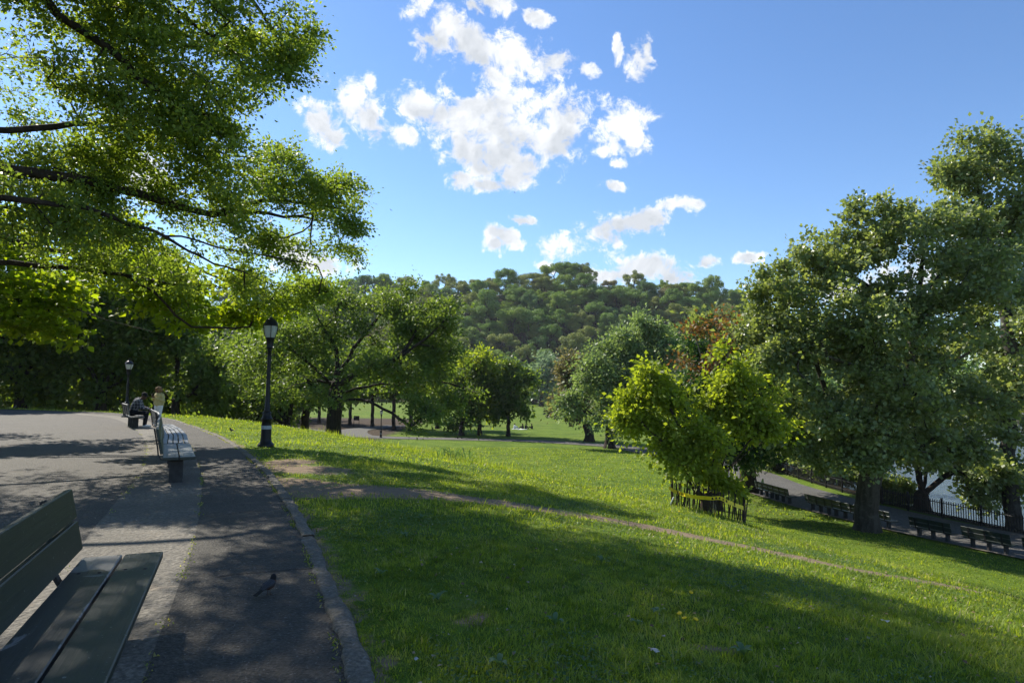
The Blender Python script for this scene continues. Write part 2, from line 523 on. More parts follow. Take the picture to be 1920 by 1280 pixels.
MAT['path'] = asphalt_mat('path_asphalt', (0.072, 0.063, 0.048), (0.114, 0.100, 0.078), (0.15, 0.118, 0.08), 48)
MAT['strip'] = asphalt_mat('rough_asphalt', (0.14, 0.124, 0.096), (0.25, 0.22, 0.172), (0.20, 0.155, 0.105), 26)
MAT['plaza'] = asphalt_mat('plaza_asphalt', (0.092, 0.081, 0.064), (0.13, 0.115, 0.092), (0.12, 0.093, 0.062), 36)
MAT['kerb'] = asphalt_mat('kerb_concrete', (0.15, 0.132, 0.10), (0.23, 0.203, 0.158), (0.11, 0.088, 0.06), 34)
MAT['farpath'] = asphalt_mat('far_path_asphalt', (0.11, 0.105, 0.095), (0.15, 0.142, 0.128), (0.13, 0.11, 0.085), 12)


def ground_mat():
    m, b = new_mat('lawn_ground')
    g = b.n('ShaderNodeNewGeometry').outputs['Position']
    dirt = b.n('ShaderNodeAttribute', attribute_name='dirt', attribute_type='GEOMETRY').outputs['Fac']
    wood = b.n('ShaderNodeAttribute', attribute_name='wood', attribute_type='GEOMETRY').outputs['Fac']
    n1 = b.noise(g, 0.35, 5.0, 0.6)
    n2 = b.noise(g, 3.5, 5.0, 0.65)
    n3 = b.noise(g, 22.0, 4.0, 0.7)
    n4 = b.noise(g, 0.06, 3.0, 0.5)
    c = b.ramp(b.m('ADD', b.m('MULTIPLY', n1, 0.5), b.m('MULTIPLY', n2, 0.5)), [(0.33, (0.06, 0.105, 0.012)), (0.5, (0.112, 0.175, 0.017)), (0.66, (0.18, 0.23, 0.028))])
    c = b.mix(b.m('MULTIPLY', b.ss(n3, 0.42, 0.7), 0.55), c, (0.04, 0.065, 0.012))
    c = b.mix(b.m('MULTIPLY', b.ss(n4, 0.5, 0.7), 0.4), c, (0.14, 0.16, 0.03))
    n6 = b.noise(b.n('ShaderNodeMapping', {'Vector': g, 'Scale': (0.5, 1.0, 1.0)}).outputs[0], 0.55, 6.0, 0.7, 0.4)
    c = b.mix(b.m('MULTIPLY', b.ss(n6, 0.47, 0.63), 0.6), c, (0.045, 0.085, 0.012))
    n7 = b.noise(g, 1.4, 5.0, 0.7)
    c = b.mix(b.m('MULTIPLY', b.ss(n7, 0.56, 0.70), 0.5), c, (0.19, 0.205, 0.05))
    dm = b.ss(b.m('ADD', dirt, b.m('ADD', b.m('MULTIPLY', b.m('SUBTRACT', b.noise(g, 6.0, 6.0, 0.72), 0.5), 1.3), b.m('MULTIPLY', b.m('SUBTRACT', b.noise(g, 1.1, 3.0, 0.5), 0.5), 0.9))), 0.36, 0.66)
    dc = b.mix(n3, (0.15, 0.108, 0.07), (0.29, 0.22, 0.15))
    c = b.mix(dm, c, dc)
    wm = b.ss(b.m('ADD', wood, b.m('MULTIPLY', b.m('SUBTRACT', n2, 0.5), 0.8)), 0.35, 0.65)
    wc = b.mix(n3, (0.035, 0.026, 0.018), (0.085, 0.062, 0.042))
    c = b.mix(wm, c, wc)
    p = b.n('ShaderNodeBsdfPrincipled', {'Base Color': c, 'Roughness': 0.95, 'Specular IOR Level': 0.1})
    bp = b.n('ShaderNodeBump', {'Strength': 0.9, 'Distance': 0.10, 'Height': b.m('ADD', b.m('MULTIPLY', n2, 0.9), b.m('MULTIPLY', n3, 0.45))})
    b.nt.links.new(bp.outputs[0], p.inputs['Normal'])
    finish(b, p.outputs[0])
    return m


MAT['ground'] = ground_mat()


def water_mat():
    m, b = new_mat('lake_water')
    g = b.n('ShaderNodeNewGeometry').outputs['Position']
    n = b.noise(b.n('ShaderNodeMapping', {'Vector': g, 'Scale': (0.7, 1.6, 1)}).outputs[0], 1.1, 5.0, 0.6)
    p = b.n('ShaderNodeBsdfPrincipled', {'Base Color': (0.06, 0.08, 0.09, 1), 'Roughness': 0.12, 'Specular IOR Level': 0.5, 'IOR': 1.33})
    bp = b.n('ShaderNodeBump', {'Strength': 0.5, 'Distance': 0.25, 'Height': n})
    b.nt.links.new(bp.outputs[0], p.inputs['Normal'])
    finish(b, p.outputs[0])
    return m


MAT['water'] = water_mat()

# ------------------------------------------------------------------ ground shape


def smooth_line(P, step=0.5):
    P = np.asarray(P, float)
    d = np.concatenate([[0], np.cumsum(np.linalg.norm(np.diff(P, axis=0), axis=1))])
    out = []
    for i in range(len(P) - 1):
        p0, p1, p2, p3 = P[max(i - 1, 0)], P[i], P[i + 1], P[min(i + 2, len(P) - 1)]
        h = d[i + 1] - d[i]
        m1 = (p2 - p0) / (d[i + 1] - d[max(i - 1, 0)]) * h
        m2 = (p3 - p1) / (d[min(i + 2, len(P) - 1)] - d[i]) * h
        k = max(1, int(h / step))
        t = np.linspace(0, 1, k, endpoint=False)[:, None]
        out.append((2 * t**3 - 3 * t**2 + 1) * p1 + (t**3 - 2 * t**2 + t) * m1 + (-2 * t**3 + 3 * t**2) * p2 + (t**3 - t**2) * m2)
    out.append(P[-1:])
    return np.concatenate(out)


KERB = smooth_line([(0.9, -60), (0.6, -12), (0.12, 0), (-0.74, 3.45), (-1.14, 4.47), (-1.92, 6.37), (-2.96, 8.67), (-4.54, 11.92), (-7.5, 17.31),
                    (-9.86, 21.09), (-12.63, 25.16), (-17.53, 31.6), (-24, 36.5), (-34, 40), (-60, 42.5), (-300, 50)], 0.5)

_nearm = (KERB[:, 1] > -3) & (KERB[:, 0] > -26)
_i = np.arange(len(KERB))
KERB_FULL = KERB
KERB = KERB[_nearm | (_i % 16 == 0) | (_i == len(_i) - 1)]


def line_dist(P, L):
    """signed distance of points to polyline L (positive on the right of its direction) and index of nearest segment"""
    P = np.asarray(P, float)
    best = np.full(len(P), 1e9)
    sgn = np.ones(len(P))
    for i in range(len(L) - 1):
        a, b = L[i], L[i + 1]
        e = b - a
        t = np.clip(((P - a) @ e) / (e @ e), 0, 1)
        q = P - (a + t[:, None] * e)
        dd = np.einsum('ij,ij->i', q, q)
        m = dd < best
        best[m] = dd[m]
        cr = e[0] * (P[m, 1] - a[1]) - e[1] * (P[m, 0] - a[0])
        sgn[m] = np.where(cr > 0, -1, 1)
    return np.sqrt(best) * sgn


_fs = np.linspace(0, 80, 801)
_fz = np.interp(_fs, [0, 1.5, 4, 6.5, 9, 12, 15, 20, 26, 30, 80], [0, -0.04, -0.26, -0.66, -1.22, -2.08, -2.98, -4.1, -4.78, -4.9, -4.9])
_k = np.hanning(25)
_fz2 = np.convolve(np.pad(_fz, 12, mode='edge'), _k / _k.sum(), 'valid')
_fz2 -= _fz2[0]


def vnoise(x, y, s, seed=0):
    """smooth value-like noise from a few rotated sines"""
    r = np.random.default_rng(seed)
    o = 0
    for k in range(5):
        a = r.uniform(0, 6.28)
        f = s * r.uniform(0.7, 1.5)
        o = o + np.sin((x * math.cos(a) + y * math.sin(a)) * f + r.uniform(0, 6.28))
    return o / 5


def sstep(x, a, b):
    t = np.clip((x - a) / (b - a), 0, 1)
    return t * t * (3 - 2 * t)


def shore_x(y):
    return np.interp(y, [-80, -14, 0, 11, 18.5, 24, 28, 32, 37, 46, 54, 75, 100, 200, 300, 1500], [130, 55, 43, 36, 31, 28.5, 26.8, 25.6, 24.6, 24.3, 24.6, 27.5, 34, 75, 140, 700])


def ground_z(x, y):
    x = np.atleast_1d(np.asarray(x, float))
    y = np.atleast_1d(np.asarray(y, float))
    s = line_dist(np.stack([x, y], 1), KERB)
    z = np.where(s >= 0, np.interp(np.clip(s, 0, 80), _fs, _fz2), -0.05 * sstep(-s, 0.0, 0.3))
    z = z + 0.05 * vnoise(x, y, 0.9, 3) * sstep(s, 1.0, 4.0) * (1 - sstep(s, 24, 30))
    z = z + 0.33 * np.exp(-((x - 6.75) ** 2 + (y - 21.7) ** 2) / (2 * 1.7 ** 2))
    lat = (1 - sstep(x, 120, 260)) * (0.88 + 0.10 * np.sin(x * 0.013 + 0.9) + 0.03 * np.sin(x * 0.05))
    z = z + 77 * sstep(y, 280, 440) * lat
    z = z + 0.6 * sstep(y, 120, 290)
    sx = shore_x(y)
    z = z - 3.6 * sstep(x, sx - 1.2, sx + 3.0) * (1 - sstep(x, 480, 620))
    return z


def gz(x, y):
    return float(ground_z([x], [y])[0])


def hit(u, v):
    """where the line of sight through u, v meets the ground"""
    r = ray(u, v)
    ts = np.concatenate([np.arange(2, 40, 0.1), np.arange(40, 450, 0.5)]) / r[1]
    P = EYE + ts[:, None] * r
    below = P[:, 2] < ground_z(P[:, 0], P[:, 1])
    i = int(np.argmax(below))
    return P[i]


def build_ground():
    gx = np.concatenate([-np.geomspace(30, 1500, 45)[::-1], np.arange(-29.5, -9, 0.5), np.arange(-9, 13, 0.16), np.arange(13, 32, 0.45), np.geomspace(32, 1500, 55)])
    gy = np.concatenate([-np.geomspace(2, 900, 30)[::-1], np.arange(-1.5, 2, 0.5), np.arange(2, 26, 0.16), np.arange(26, 60, 0.4), np.arange(60, 130, 1.0), np.arange(130, 480, 5.0), np.geomspace(480, 2500, 14)])
    X, Y = np.meshgrid(gx, gy)
    x, y = X.ravel(), Y.ravel()
    z = ground_z(x, y)
    nx, ny = len(gx), len(gy)
    i = np.arange(nx - 1)[None, :] + np.arange(ny - 1)[:, None] * nx
    q = np.stack([i, i + 1, i + 1 + nx, i + nx], -1).reshape(-1, 4)
    # worn trail and bare patches
    P = np.stack([x, y], 1)
    near = (y > 2) & (y < 45) & (x > -14) & (x < 22)
    dirt = np.zeros(len(x))
    tr = [hit(u, v)[:2] for u, v in ((560, 905), (600, 920), (680, 922), (760, 924), (840, 930), (920, 940), (1000, 952), (1100, 968), (1200, 986), (1300, 1006), (1400, 1026), (1500, 1047), (1600, 1067), (1700, 1085), (1830, 1108))]
    wd = np.array([0.45, 0.75, 0.75, 0.58, 0.45, 0.38, 0.33, 0.3, 0.34, 0.36, 0.3, 0.26, 0.24, 0.22, 0.2])
    PN = P[near]
    dn = np.zeros(len(PN))
    for k in range(len(tr) - 1):
        a, b_ = tr[k], tr[k + 1]
        e = b_ - a
        t = np.clip(((PN - a) @ e) / (e @ e), 0, 1)
        dd = np.linalg.norm(PN - (a + t[:, None] * e), axis=1)
        w = wd[k] * (1 - t) + wd[k + 1] * t
        dn = np.maximum(dn, (1 - sstep(dd, w * 0.3, w * 1.7)) * (1.0 if k < 8 else 0.8))
    for (u, v, ra, rb) in ((575, 880, 0.9, 0.8), (545, 868, 0.6, 1.0), (618, 885, 0.5, 0.5), (905, 1160, 0.12, 0.1), (800, 1075, 0.12, 0.08), (1340, 1225, 0.25, 0.08), (1060, 1268, 0.18, 0.08), (880, 1168, 0.1, 0.06), (985, 1165, 0.1, 0.05)):
        c = hit(u, v)[:2]
        dd = np.sqrt(((PN[:, 0] - c[0]) / ra) ** 2 + ((PN[:, 1] - c[1]) / rb) ** 2)
        dn = np.maximum(dn, 0.85 * (1 - sstep(dd, 0.4, 1.5)))
    dirt[near] = dn
    s = line_dist(P[near], KERB)
    dirt[near] = np.maximum(dirt[near], np.where(s > -0.3, 0.62 * (1 - sstep(s, 0.05, 0.35)), 0.8))
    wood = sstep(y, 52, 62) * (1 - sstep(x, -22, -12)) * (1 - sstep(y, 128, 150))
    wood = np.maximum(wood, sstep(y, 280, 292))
    wood = np.maximum(wood, 0.42 * (1 - sstep(np.abs(x - 13.8) / 1.9, 0.6, 1.6)) * sstep(y, 22, 30) * (1 - sstep(y, 48, 60)))  # band by the lakeside benches: shade over dark grass, painted in as brown ground
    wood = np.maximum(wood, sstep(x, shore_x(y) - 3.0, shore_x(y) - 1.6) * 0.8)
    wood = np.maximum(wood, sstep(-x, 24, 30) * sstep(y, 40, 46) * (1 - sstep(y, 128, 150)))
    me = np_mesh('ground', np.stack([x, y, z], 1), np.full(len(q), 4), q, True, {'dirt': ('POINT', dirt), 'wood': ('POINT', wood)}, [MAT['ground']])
    link('ground', me, kind='structure')
    return np.array(tr), wd


TRAIL, TRAIL_W = build_ground()


def offset_line(L, d):
    t = np.gradient(L, axis=0)
    t /= np.linalg.norm(t, axis=1, keepdims=True)
    n = np.stack([-t[:, 1], t[:, 0]], 1)          # left of direction
    return L + n * np.asarray(d)[..., None]


KN = KERB_FULL[(KERB_FULL[:, 1] > -20) & (KERB_FULL[:, 0] > -40)]
_kn = len(KN)


def flat_ribbon(name, d0, d1, z, mat, rag=0.03, seed=0, rows=4):
    r = np.random.default_rng(seed)

    def wob():
        return np.convolve(r.normal(0, 1, _kn + 8), np.ones(9) / 9, 'valid')[:_kn] * rag * 2.2
    A, B = offset_line(KN, d0 + wob()), offset_line(KN, d1 + wob())
    V = []
    for k in range(rows + 1):
        t = k / rows
        q = A * (1 - t) + B * t
        V.append(np.column_stack([q, np.full(_kn, z)]))
    V = np.concatenate(V)
    f = [(k * _kn + i, k * _kn + i + 1, (k + 1) * _kn + i + 1, (k + 1) * _kn + i) for k in range(rows) for i in range(_kn - 1)]
    me = np_mesh(name, V, np.full(len(f), 4), np.array(f), True, mats=[mat])
    return link(name, me, kind='structure')


flat_ribbon('footpath', 0.07, 1.12, 0.008, MAT['path'], 0.015, 1)
flat_ribbon('bench_strip', 1.05, 2.10, 0.004, MAT['strip'], 0.03, 2)
# plaza: one flat sheet left of the strip
pl = offset_line(KN, np.full(_kn, 1.95))
pb = bmesh.new()
pts = [(x, y) for x, y in pl] + [(-75, 43), (-75, -20)]
pv = [pb.verts.new((x, y, 0.0)) for x, y in pts]
pb.faces.new(pv)
bmesh.ops.triangulate(pb, faces=pb.faces)
bmesh.ops.recalc_face_normals(pb, faces=pb.faces)
link('plaza', bm_mesh('plaza', pb, MAT['plaza']), kind='structure')


def build_kerb():
    root = empty('kerb', kind='structure')
    arc = np.concatenate([[0], np.cumsum(np.linalg.norm(np.diff(KN, axis=0), axis=1))])
    s = arc[np.argmin(np.abs(KN[:, 1] - 1.0) + (KN[:, 0] < -5) * 50)]
    r = random.Random(5)
    end = arc[np.argmin(np.abs(KN[:, 1] - 36))]
    while s < end:
        L = r.uniform(1.3, 2.6) * (1.0 if s < arc[-1] * 0.6 else 1.6)
        n = 17
        ss = np.linspace(s + 0.005, s + L - 0.005, n)
        c = np.stack([np.interp(ss, arc, KN[:, 0]), np.interp(ss, arc, KN[:, 1])], 1)
        jit = r.uniform(-0.012, 0.012)
        zt = 0.022 + r.uniform(-0.008, 0.012)
        rows = []
        w_in = np.array([0.105 + jit + r.uniform(-0.016, 0.016) for _ in range(n)])
        w_out = np.array([-0.02 + jit + r.uniform(-0.02, 0.012) for _ in range(n)])
        w_in[0] -= r.uniform(0, 0.02)
        w_in[-1] -= r.uniform(0, 0.02)
        for dd, dz in ((w_out, -0.12), (w_out, -0.012), (w_out + 0.018, 0.0), (w_in - 0.014, 0.0), (w_in, -0.010), (w_in, -0.12)):
            q = offset_line(c, dd)
            z = np.full(n, zt + dz) + np.array([r.uniform(-0.004, 0.004) if dz > -0.1 else 0 for _ in range(n)])
            rows.append(np.column_stack([q, z]))
        V = np.concatenate(rows)
        f = [(k * n + i + 1, k * n + i, (k + 1) * n + i, (k + 1) * n + i + 1) for k in range(5) for i in range(n - 1)]
        idx = [i for g in f for i in g] + [k * n for k in range(6)] + [k * n + n - 1 for k in range(5, -1, -1)]
        link('kerb_stone', np_mesh('kerb_stone', V, [4] * len(f) + [6, 6], idx, False, mats=[MAT['kerb']]), root)
        s += L
    return root


build_kerb()


def crack(name, pts, w):
    """a dark open joint across the path, a thin strip let into the surface"""
    P = smooth_line(pts, 0.06)
    P = P + rng.normal(0, 0.006, P.shape)
    A, B = offset_line(P, np.full(len(P), w / 2)), offset_line(P, np.full(len(P), -w / 2))
    V = np.concatenate([np.column_stack([A, np.full(len(P), 0.0122)]), np.column_stack([B, np.full(len(P), 0.0122)])])
    n = len(P)
    f = [(i, n + i, n + i + 1, i + 1) for i in range(n - 1)]
    return np_mesh(name, V, np.full(len(f), 4), np.array(f), mats=[MAT['tape_black'] if False else MAT['crackm']])


MAT['crackm'] = simple('crack_soil', (0.022, 0.021, 0.02), 0.95, 0.3, 40)  # dark soil colour of the pavement cracks
_cr = []
for pp in (((400, 1084), (440, 1078), (520, 1072), (588, 1066)), ((395, 970), (450, 962), (500, 957), (540, 954))):
    q = [at(u, v, 1)[:2] * 0 + (EYE + ray(u, v) * (-1.55 / ray(u, v)[2]))[:2] for u, v in pp]
    link('pavement_crack', crack('pavement_crack', q, 0.014), kind='structure')


def draped_ribbon(name, L, d0, d1, dz, mat, cols=5, smooth_step=1.0):
    L = smooth_line(L, smooth_step)
    n = len(L)
    V = []
    for k in range(cols + 1):
        q = offset_line(L, np.full(n, d0 + (d1 - d0) * k / cols))
        V.append(np.column_stack([q, ground_z(q[:, 0], q[:, 1]) + dz]))
    V = np.concatenate(V)
    f = [(k * n + i, (k * n + i + 1), (k + 1) * n + i + 1, (k + 1) * n + i) for k in range(cols) for i in range(n - 1)]
    me = np_mesh(name, V, np.full(len(f), 4), np.array(f), True, mats=[mat])
    return link(name, me, kind='structure')


LAKE_EDGE = [(45, -14), (35, 0), (28, 11), (24, 18.5), (21.5, 24), (19.6, 28.1), (18.7, 30.2), (17.3, 35), (16.6, 38.5), (16.1, 42), (15.9, 46), (16.3, 52), (15.8, 60), (14.3, 67), (12.5, 72)]
draped_ribbon('lakeside_path', LAKE_EDGE, 0.55, -4.9, 0.03, MAT['farpath'])
draped_ribbon('lakeside_path_edging', LAKE_EDGE, 0.72, 0.50, 0.06, MAT['kerb'], 1)
draped_ribbon('valley_path', [(22, 66), (17, 71), (11.5, 76.3), (3, 81.5), (-7.5, 83.5), (-18.3, 85), (-26, 92), (-38, 103), (-60, 112)], 1.8, -1.8, 0.045, MAT['farpath'])
draped_ribbon('woodland_path', [(-20, 84), (-23, 92), (-24, 100), (-20, 112)], 2.2, -2.2, 0.06, MAT['farpath'])

wb = bmesh.new()
wv = []
for y in (-80, -14, 0, 11, 18.5, 24, 28, 32, 37, 46, 54, 75, 100, 200, 300, 700):
    wv.append((float(shore_x(y)) - 1.0, y))
face = [wb.verts.new((x, y, -6.25)) for x, y in wv] + [wb.verts.new((1200, 700, -6.25)), wb.verts.new((1200, -80, -6.25))]
wb.faces.new(face)
bmesh.ops.triangulate(wb, faces=wb.faces)
bmesh.ops.recalc_face_normals(wb, faces=wb.faces)
link('water', bm_mesh('water', wb, MAT['water']), kind='structure')

# ------------------------------------------------------------------ trees


def unit(a):
    return a / (np.linalg.norm(a, axis=-1, keepdims=True) + 1e-9)


def leaf_arrays(C, n_per, sigma, L, W, r, up=0.6, droop=-0.15, axis0=None, flat=0.75, tint_c=None):
    """n_per leaves about each centre; returns arrays for leaf_mesh"""
    N = len(C)
    idx = np.repeat(np.arange(N), n_per)
    ax = C - C.mean(0) * [1, 1, 0.85] if axis0 is None else C - axis0
    ax = unit(unit(ax) + r.normal(0, 0.55, ax.shape) + np.array([0, 0, droop]))
    base_off = r.normal(0, 1, (len(idx), 3)) * np.array([1, 1, flat])
    al = (base_off * ax[idx]).sum(1, keepdims=True) * ax[idx]
    off = ((base_off - al) * 0.62 + al * 1.55) * (sigma if np.isscalar(sigma) else np.asarray(sigma)[idx][:, None])
    P = C[idx] + off
    A = unit(off * 0.9 / (np.mean(sigma) + 1e-6) + r.normal(0, 0.7, off.shape) + np.array([0, 0, droop]))
    Nn = r.normal(0, 0.75, off.shape) + np.array([0, 0, up])
    Nn = unit(Nn - (Nn * A).sum(1, keepdims=True) * A)
    s = r.uniform(0.5, 1.55, len(idx))
    tc = r.uniform(0, 1, N) if tint_c is None else tint_c
    tint = np.clip(0.55 * tc[idx] + 0.45 * r.uniform(0, 1, len(idx)), 0, 1)
    return P, A, Nn, s * L, s * W, tint


def leaf_mesh(name, P, A, Nn, L, W, tint, mats):
    S = np.cross(A, Nn)
    b0 = P
    tip = P + A * L[:, None] - Nn * (L * 0.12)[:, None]
    md = P + A * (L * 0.45)[:, None] + Nn * (L * 0.08)[:, None]
    l = md + S * (W * 0.5)[:, None]
    rr = md - S * (W * 0.5)[:, None]
    V = np.stack([b0, rr, tip, l], 1).reshape(-1, 3)
    n = len(P)
    return np_mesh(name, V, np.full(n, 4), np.arange(4 * n), False, {'tint': ('FACE', tint)}, mats)


def blob_points(blobs, total, r, shell=0.45, gap=0.0, gap_f=1.0, seed=0, mask=None):
    """points in a union of ellipsoids ((centre), (rx, ry, rz)), crowded to their shells"""
    out = []
    vol = np.array([np.prod(b[1]) ** (2 / 3) for b in blobs])
    share = np.maximum(1, (vol / vol.sum() * total)).astype(int)
    for (c, rad), k in zip(blobs, share):
        # boughs on and in the ellipsoid, each a loose clump of twigs
        rad = np.asarray(rad, float)
        kk = int(k * 2.4) + 8
        nb = max(3, k // 9)
        d = unit(r.normal(0, 1, (nb, 3)))
        bc = np.asarray(c) + d * rad * (r.uniform(0, 1, nb) ** shell * r.uniform(0.86, 1.12, nb))[:, None]
        bs = r.uniform(0.12, 0.24, nb)
        w_ = r.integers(0, nb, kk)
        gs = rad.mean() ** 0.75
        q = bc[w_] + r.normal(0, 1, (kk, 3)) * np.array([1, 1, 0.62]) * (bs[w_] * gs)[:, None]
        if gap:
            g = vnoise(q[:, 0] + 0.7 * q[:, 2], q[:, 1] - 0.8 * q[:, 2], gap_f, seed) + 0.5 * vnoise(q[:, 0] - q[:, 2], q[:, 1] + q[:, 2], gap_f * 2.1, seed + 1)
            q = q[g > -0.45 + gap]
        if mask is not None:
            q = q[mask(q)]
        out.append(q[:k])
    return np.concatenate(out)


def skeleton(lines, targets, step, r, rise=0.25):
    """grow a branch skeleton: given limb polylines (the first starts at the ground), join every target to it"""
    pos, par = [], []

    def add(p, pa):
        pos.append(np.asarray(p, float))
        par.append(pa)
        return len(pos) - 1
    for li, Ln in enumerate(lines):
        Ln = smooth_line(np.asarray(Ln, float), step)
        if li == 0:
            last = add(Ln[0], -1)
        else:
            A = np.array(pos)
            last = int(np.argmin(np.linalg.norm(A - Ln[0], axis=1)))
        for p in Ln[1:]:
            last = add(p + r.normal(0, step * 0.07, 3), last)
    A = np.zeros((len(pos) + len(targets) * 14 + 10, 3))
    n = len(pos)
    A[:n] = pos
    PA = np.full(len(A), -1, int)
    PA[:n] = par
    TG = np.zeros_like(A)
    TG[:n] = unit(A[:n] - A[np.maximum(PA[:n], 0)])
    TG[0] = [0, 0, 1]
    base_n = n
    d0 = np.min(np.linalg.norm(targets[:, None, :] - A[None, :base_n:max(1, base_n // 60), :], axis=2), axis=1) if len(targets) else np.zeros(0)
    order = np.argsort(d0)
    tips = np.zeros(len(targets), int)
    low = A[:base_n, 2].min() + 0.14 * (A[:base_n, 2].max() - A[:base_n, 2].min())
    for j in order:
        t = targets[j]
        dv = t - A[:n]
        dist = np.linalg.norm(dv, axis=1)
        cs = (dv * TG[:n]).sum(1) / (dist + 1e-6)
        cost = dist * (1.35 - 0.35 * cs) + rise * np.maximum(0, -dv[:, 2]) + (A[:n, 2] < low) * 4.0 * step
        k = int(np.argmin(cost))
        L = dist[k]
        m = min(12, max(1, int(L / step)))
        pa = PA[k]
        tang = unit(A[k] - A[pa]) if pa >= 0 else np.array([0, 0, 1.0])
        p0 = A[k].copy()
        c1 = p0 + (tang * 0.45 + dv[k] / (L + 1e-6) * 0.55) * L * 0.4 + np.array([0, 0, 0.05 * L])
        last = k
        for i in range(1, m + 1):
            s = i / m
            p = (1 - s) ** 2 * p0 + 2 * s * (1 - s) * c1 + s * s * t
            if i < m:
                p = p + r.normal(0, step * 0.10, 3)
            A[n] = p
            PA[n] = last
            TG[n] = unit(p - A[last])
            last = n
            n += 1
        tips[j] = last
    return A[:n], PA[:n], tips


def branch_mesh(name, A, PA, r_base, r_tip, mats, power=None, thin_cut=0.0, flare=1.6, up_h=0.9, limb=0.8):
    n = len(A)
    w = np.zeros(n)
    nch = np.bincount(PA[PA >= 0], minlength=n)
    w[nch == 0] = 1.0
    mainc = np.full(n, -1)
    bestw = np.zeros(n)
    for i in range(n - 1, 0, -1):
        p = PA[i]
        w[p] += w[i]
        if w[i] > bestw[p]:
            bestw[p] = w[i]
            mainc[p] = i
    W0 = w[0]
    pw = math.log(r_tip / r_base) / math.log(1.0 / max(W0, 2)) if power is None else power
    rad = np.maximum(r_tip * 0.7, r_base * (w / W0) ** pw * np.where(w < 0.5 * W0, limb, 1.0))
    h = A[:, 2] - A[0, 2]
    rad = rad * np.where(rad > 0.35 * r_base, 1 + (flare - 1) * np.exp(-np.maximum(h, 0) / (up_h * 0.5)), 1)
    T = np.zeros((n, 3))
    for i in range(n):
        m = mainc[i]
        f = (A[m] - A[i]) if m >= 0 else np.zeros(3)
        bk = (A[i] - A[PA[i]]) if PA[i] >= 0 else np.zeros(3)
        T[i] = f + bk
    T = unit(T)
    e = np.arange(1, n)
    if thin_cut:
        e = e[rad[e] > thin_cut]
    p = PA[e]
    is_main = mainc[p] == e
    Ts = np.where(is_main[:, None], T[p], unit(A[e] - A[p]))
    Rs = np.where(is_main, rad[p], rad[e] * 1.15)
    parts_v, parts_n, parts_i = [], [], []
    base = 0
    for sel, k in ((rad[e] > 0.05, 9), ((rad[e] <= 0.05) & (rad[e] > 0.018), 5), (rad[e] <= 0.018, 3)):
        if not sel.any():
            continue
        ee, pp = e[sel], p[sel]
        th = np.arange(k) / k * 2 * math.pi

        def ring(C, Tn, R):
            ref = np.where((np.abs(Tn[:, 2]) > 0.9)[:, None], np.array([0.9, 0.35, 0.1]), np.array([0.12, 0.2, 0.97]))
            ref = np.tile(np.array([0.73, -0.46, 0.35]), (len(Tn), 1))
            a = unit(np.cross(Tn, ref))
            b = np.cross(Tn, a)
            return C[:, None, :] + R[:, None, None] * (np.cos(th)[None, :, None] * a[:, None, :] + np.sin(th)[None, :, None] * b[:, None, :])
        r0 = ring(A[pp], Ts[sel], Rs[sel])
        r1 = ring(A[ee], T[ee], rad[ee])
        V = np.concatenate([r0, r1], 1).reshape(-1, 3)
        off = base + np.arange(len(ee))[:, None] * 2 * k
        kk = np.arange(k)
        q = np.stack([off + kk, off + (kk + 1) % k, off + k + (kk + 1) % k, off + k + kk], -1).reshape(-1, 4)
        parts_v.append(V)
        parts_i.append(q.ravel())
        parts_n.append(np.full(len(q), 4))
        base += len(V)
    return np_mesh(name, np.concatenate(parts_v), np.concatenate(parts_n), np.concatenate(parts_i), True, mats=mats)


def make_tree(name, label, cat, base, lines, C, leaf, r_base, r_tip, step, bark, seed, n_per, sigma, L, W, group=None, rise=0.25, up=0.6, droop=-0.15, extra=None,
              flare=1.6, thin_cut=0.0, n_targets=None, tint_c=None, flat=0.75):
    """lines and centres C in world metres; the tree is an Empty at its base with a trunk and a crown"""
    r = np.random.default_rng(seed)
    base = np.asarray(base, float)
    root = empty(name, base, label=label, cat=cat, group=group)
    tg = C if n_targets is None or n_targets >= len(C) else C[r.choice(len(C), n_targets, replace=False)]
    A, PA, tips = skeleton([np.asarray(l) - base for l in lines], tg - base, step, r, rise)
    link('trunk', branch_mesh('trunk', A, PA, r_base, r_tip, [bark], flare=flare, thin_cut=thin_cut), root)
    arr = leaf_arrays(C - base, n_per, sigma, L, W, r, up, droop, tint_c=tint_c, flat=flat)
    if extra is not None:
        arr = [np.concatenate([a, b]) for a, b in zip(arr, extra)]
    link('crown', leaf_mesh('crown', *arr, [leaf]), root)
    return root


def pblob(u, v, d, ru, rv, rd=None):
    k = d / F
    return (at(u, v, d), (ru * k, (rd if rd is not None else 0.8 * (ru * k + rv * k) / 2 * 1.0), rv * k))


def inside_poly(u, v, poly):
    c = np.zeros(len(u), bool)
    n = len(poly)
    for i in range(n):
        x1, y1 = poly[i]
        x2, y2 = poly[(i + 1) % n]
        m = (y1 > v) != (y2 > v)
        xs = (x2 - x1) * (v - y1) / ((y2 - y1) if y2 != y1 else 1e-9) + x1
        c ^= m & (u < xs)
    return c


def px_line(pts):
    return [at(*p) for p in pts]


# --- the big oak whose limbs reach in from the left
T1_BASE = np.array([-13.6, 10.6, 0.0])
T1_POLY = [(690, -900), (720, -500), (680, -200), (596, -40), (566, 0), (602, 42), (596, 66), (574, 109), (576, 160), (558, 178), (534, 158), (512, 140), (502, 166), (494, 196), (478, 212), (464, 240), (446, 262), (464, 280), (498, 272),
           (520, 272), (562, 262), (582, 268), (604, 298), (634, 320), (668, 338), (696, 360), (690, 376), (650, 407), (694, 418), (696, 440), (664, 472), (680, 494), (650, 502), (640, 548), (600, 590), (540, 608), (470, 622),
           (420, 622), (360, 590), (300, 540), (200, 525), (60, 530), (-400, 620), (-2500, 700), (-2500, -900)]


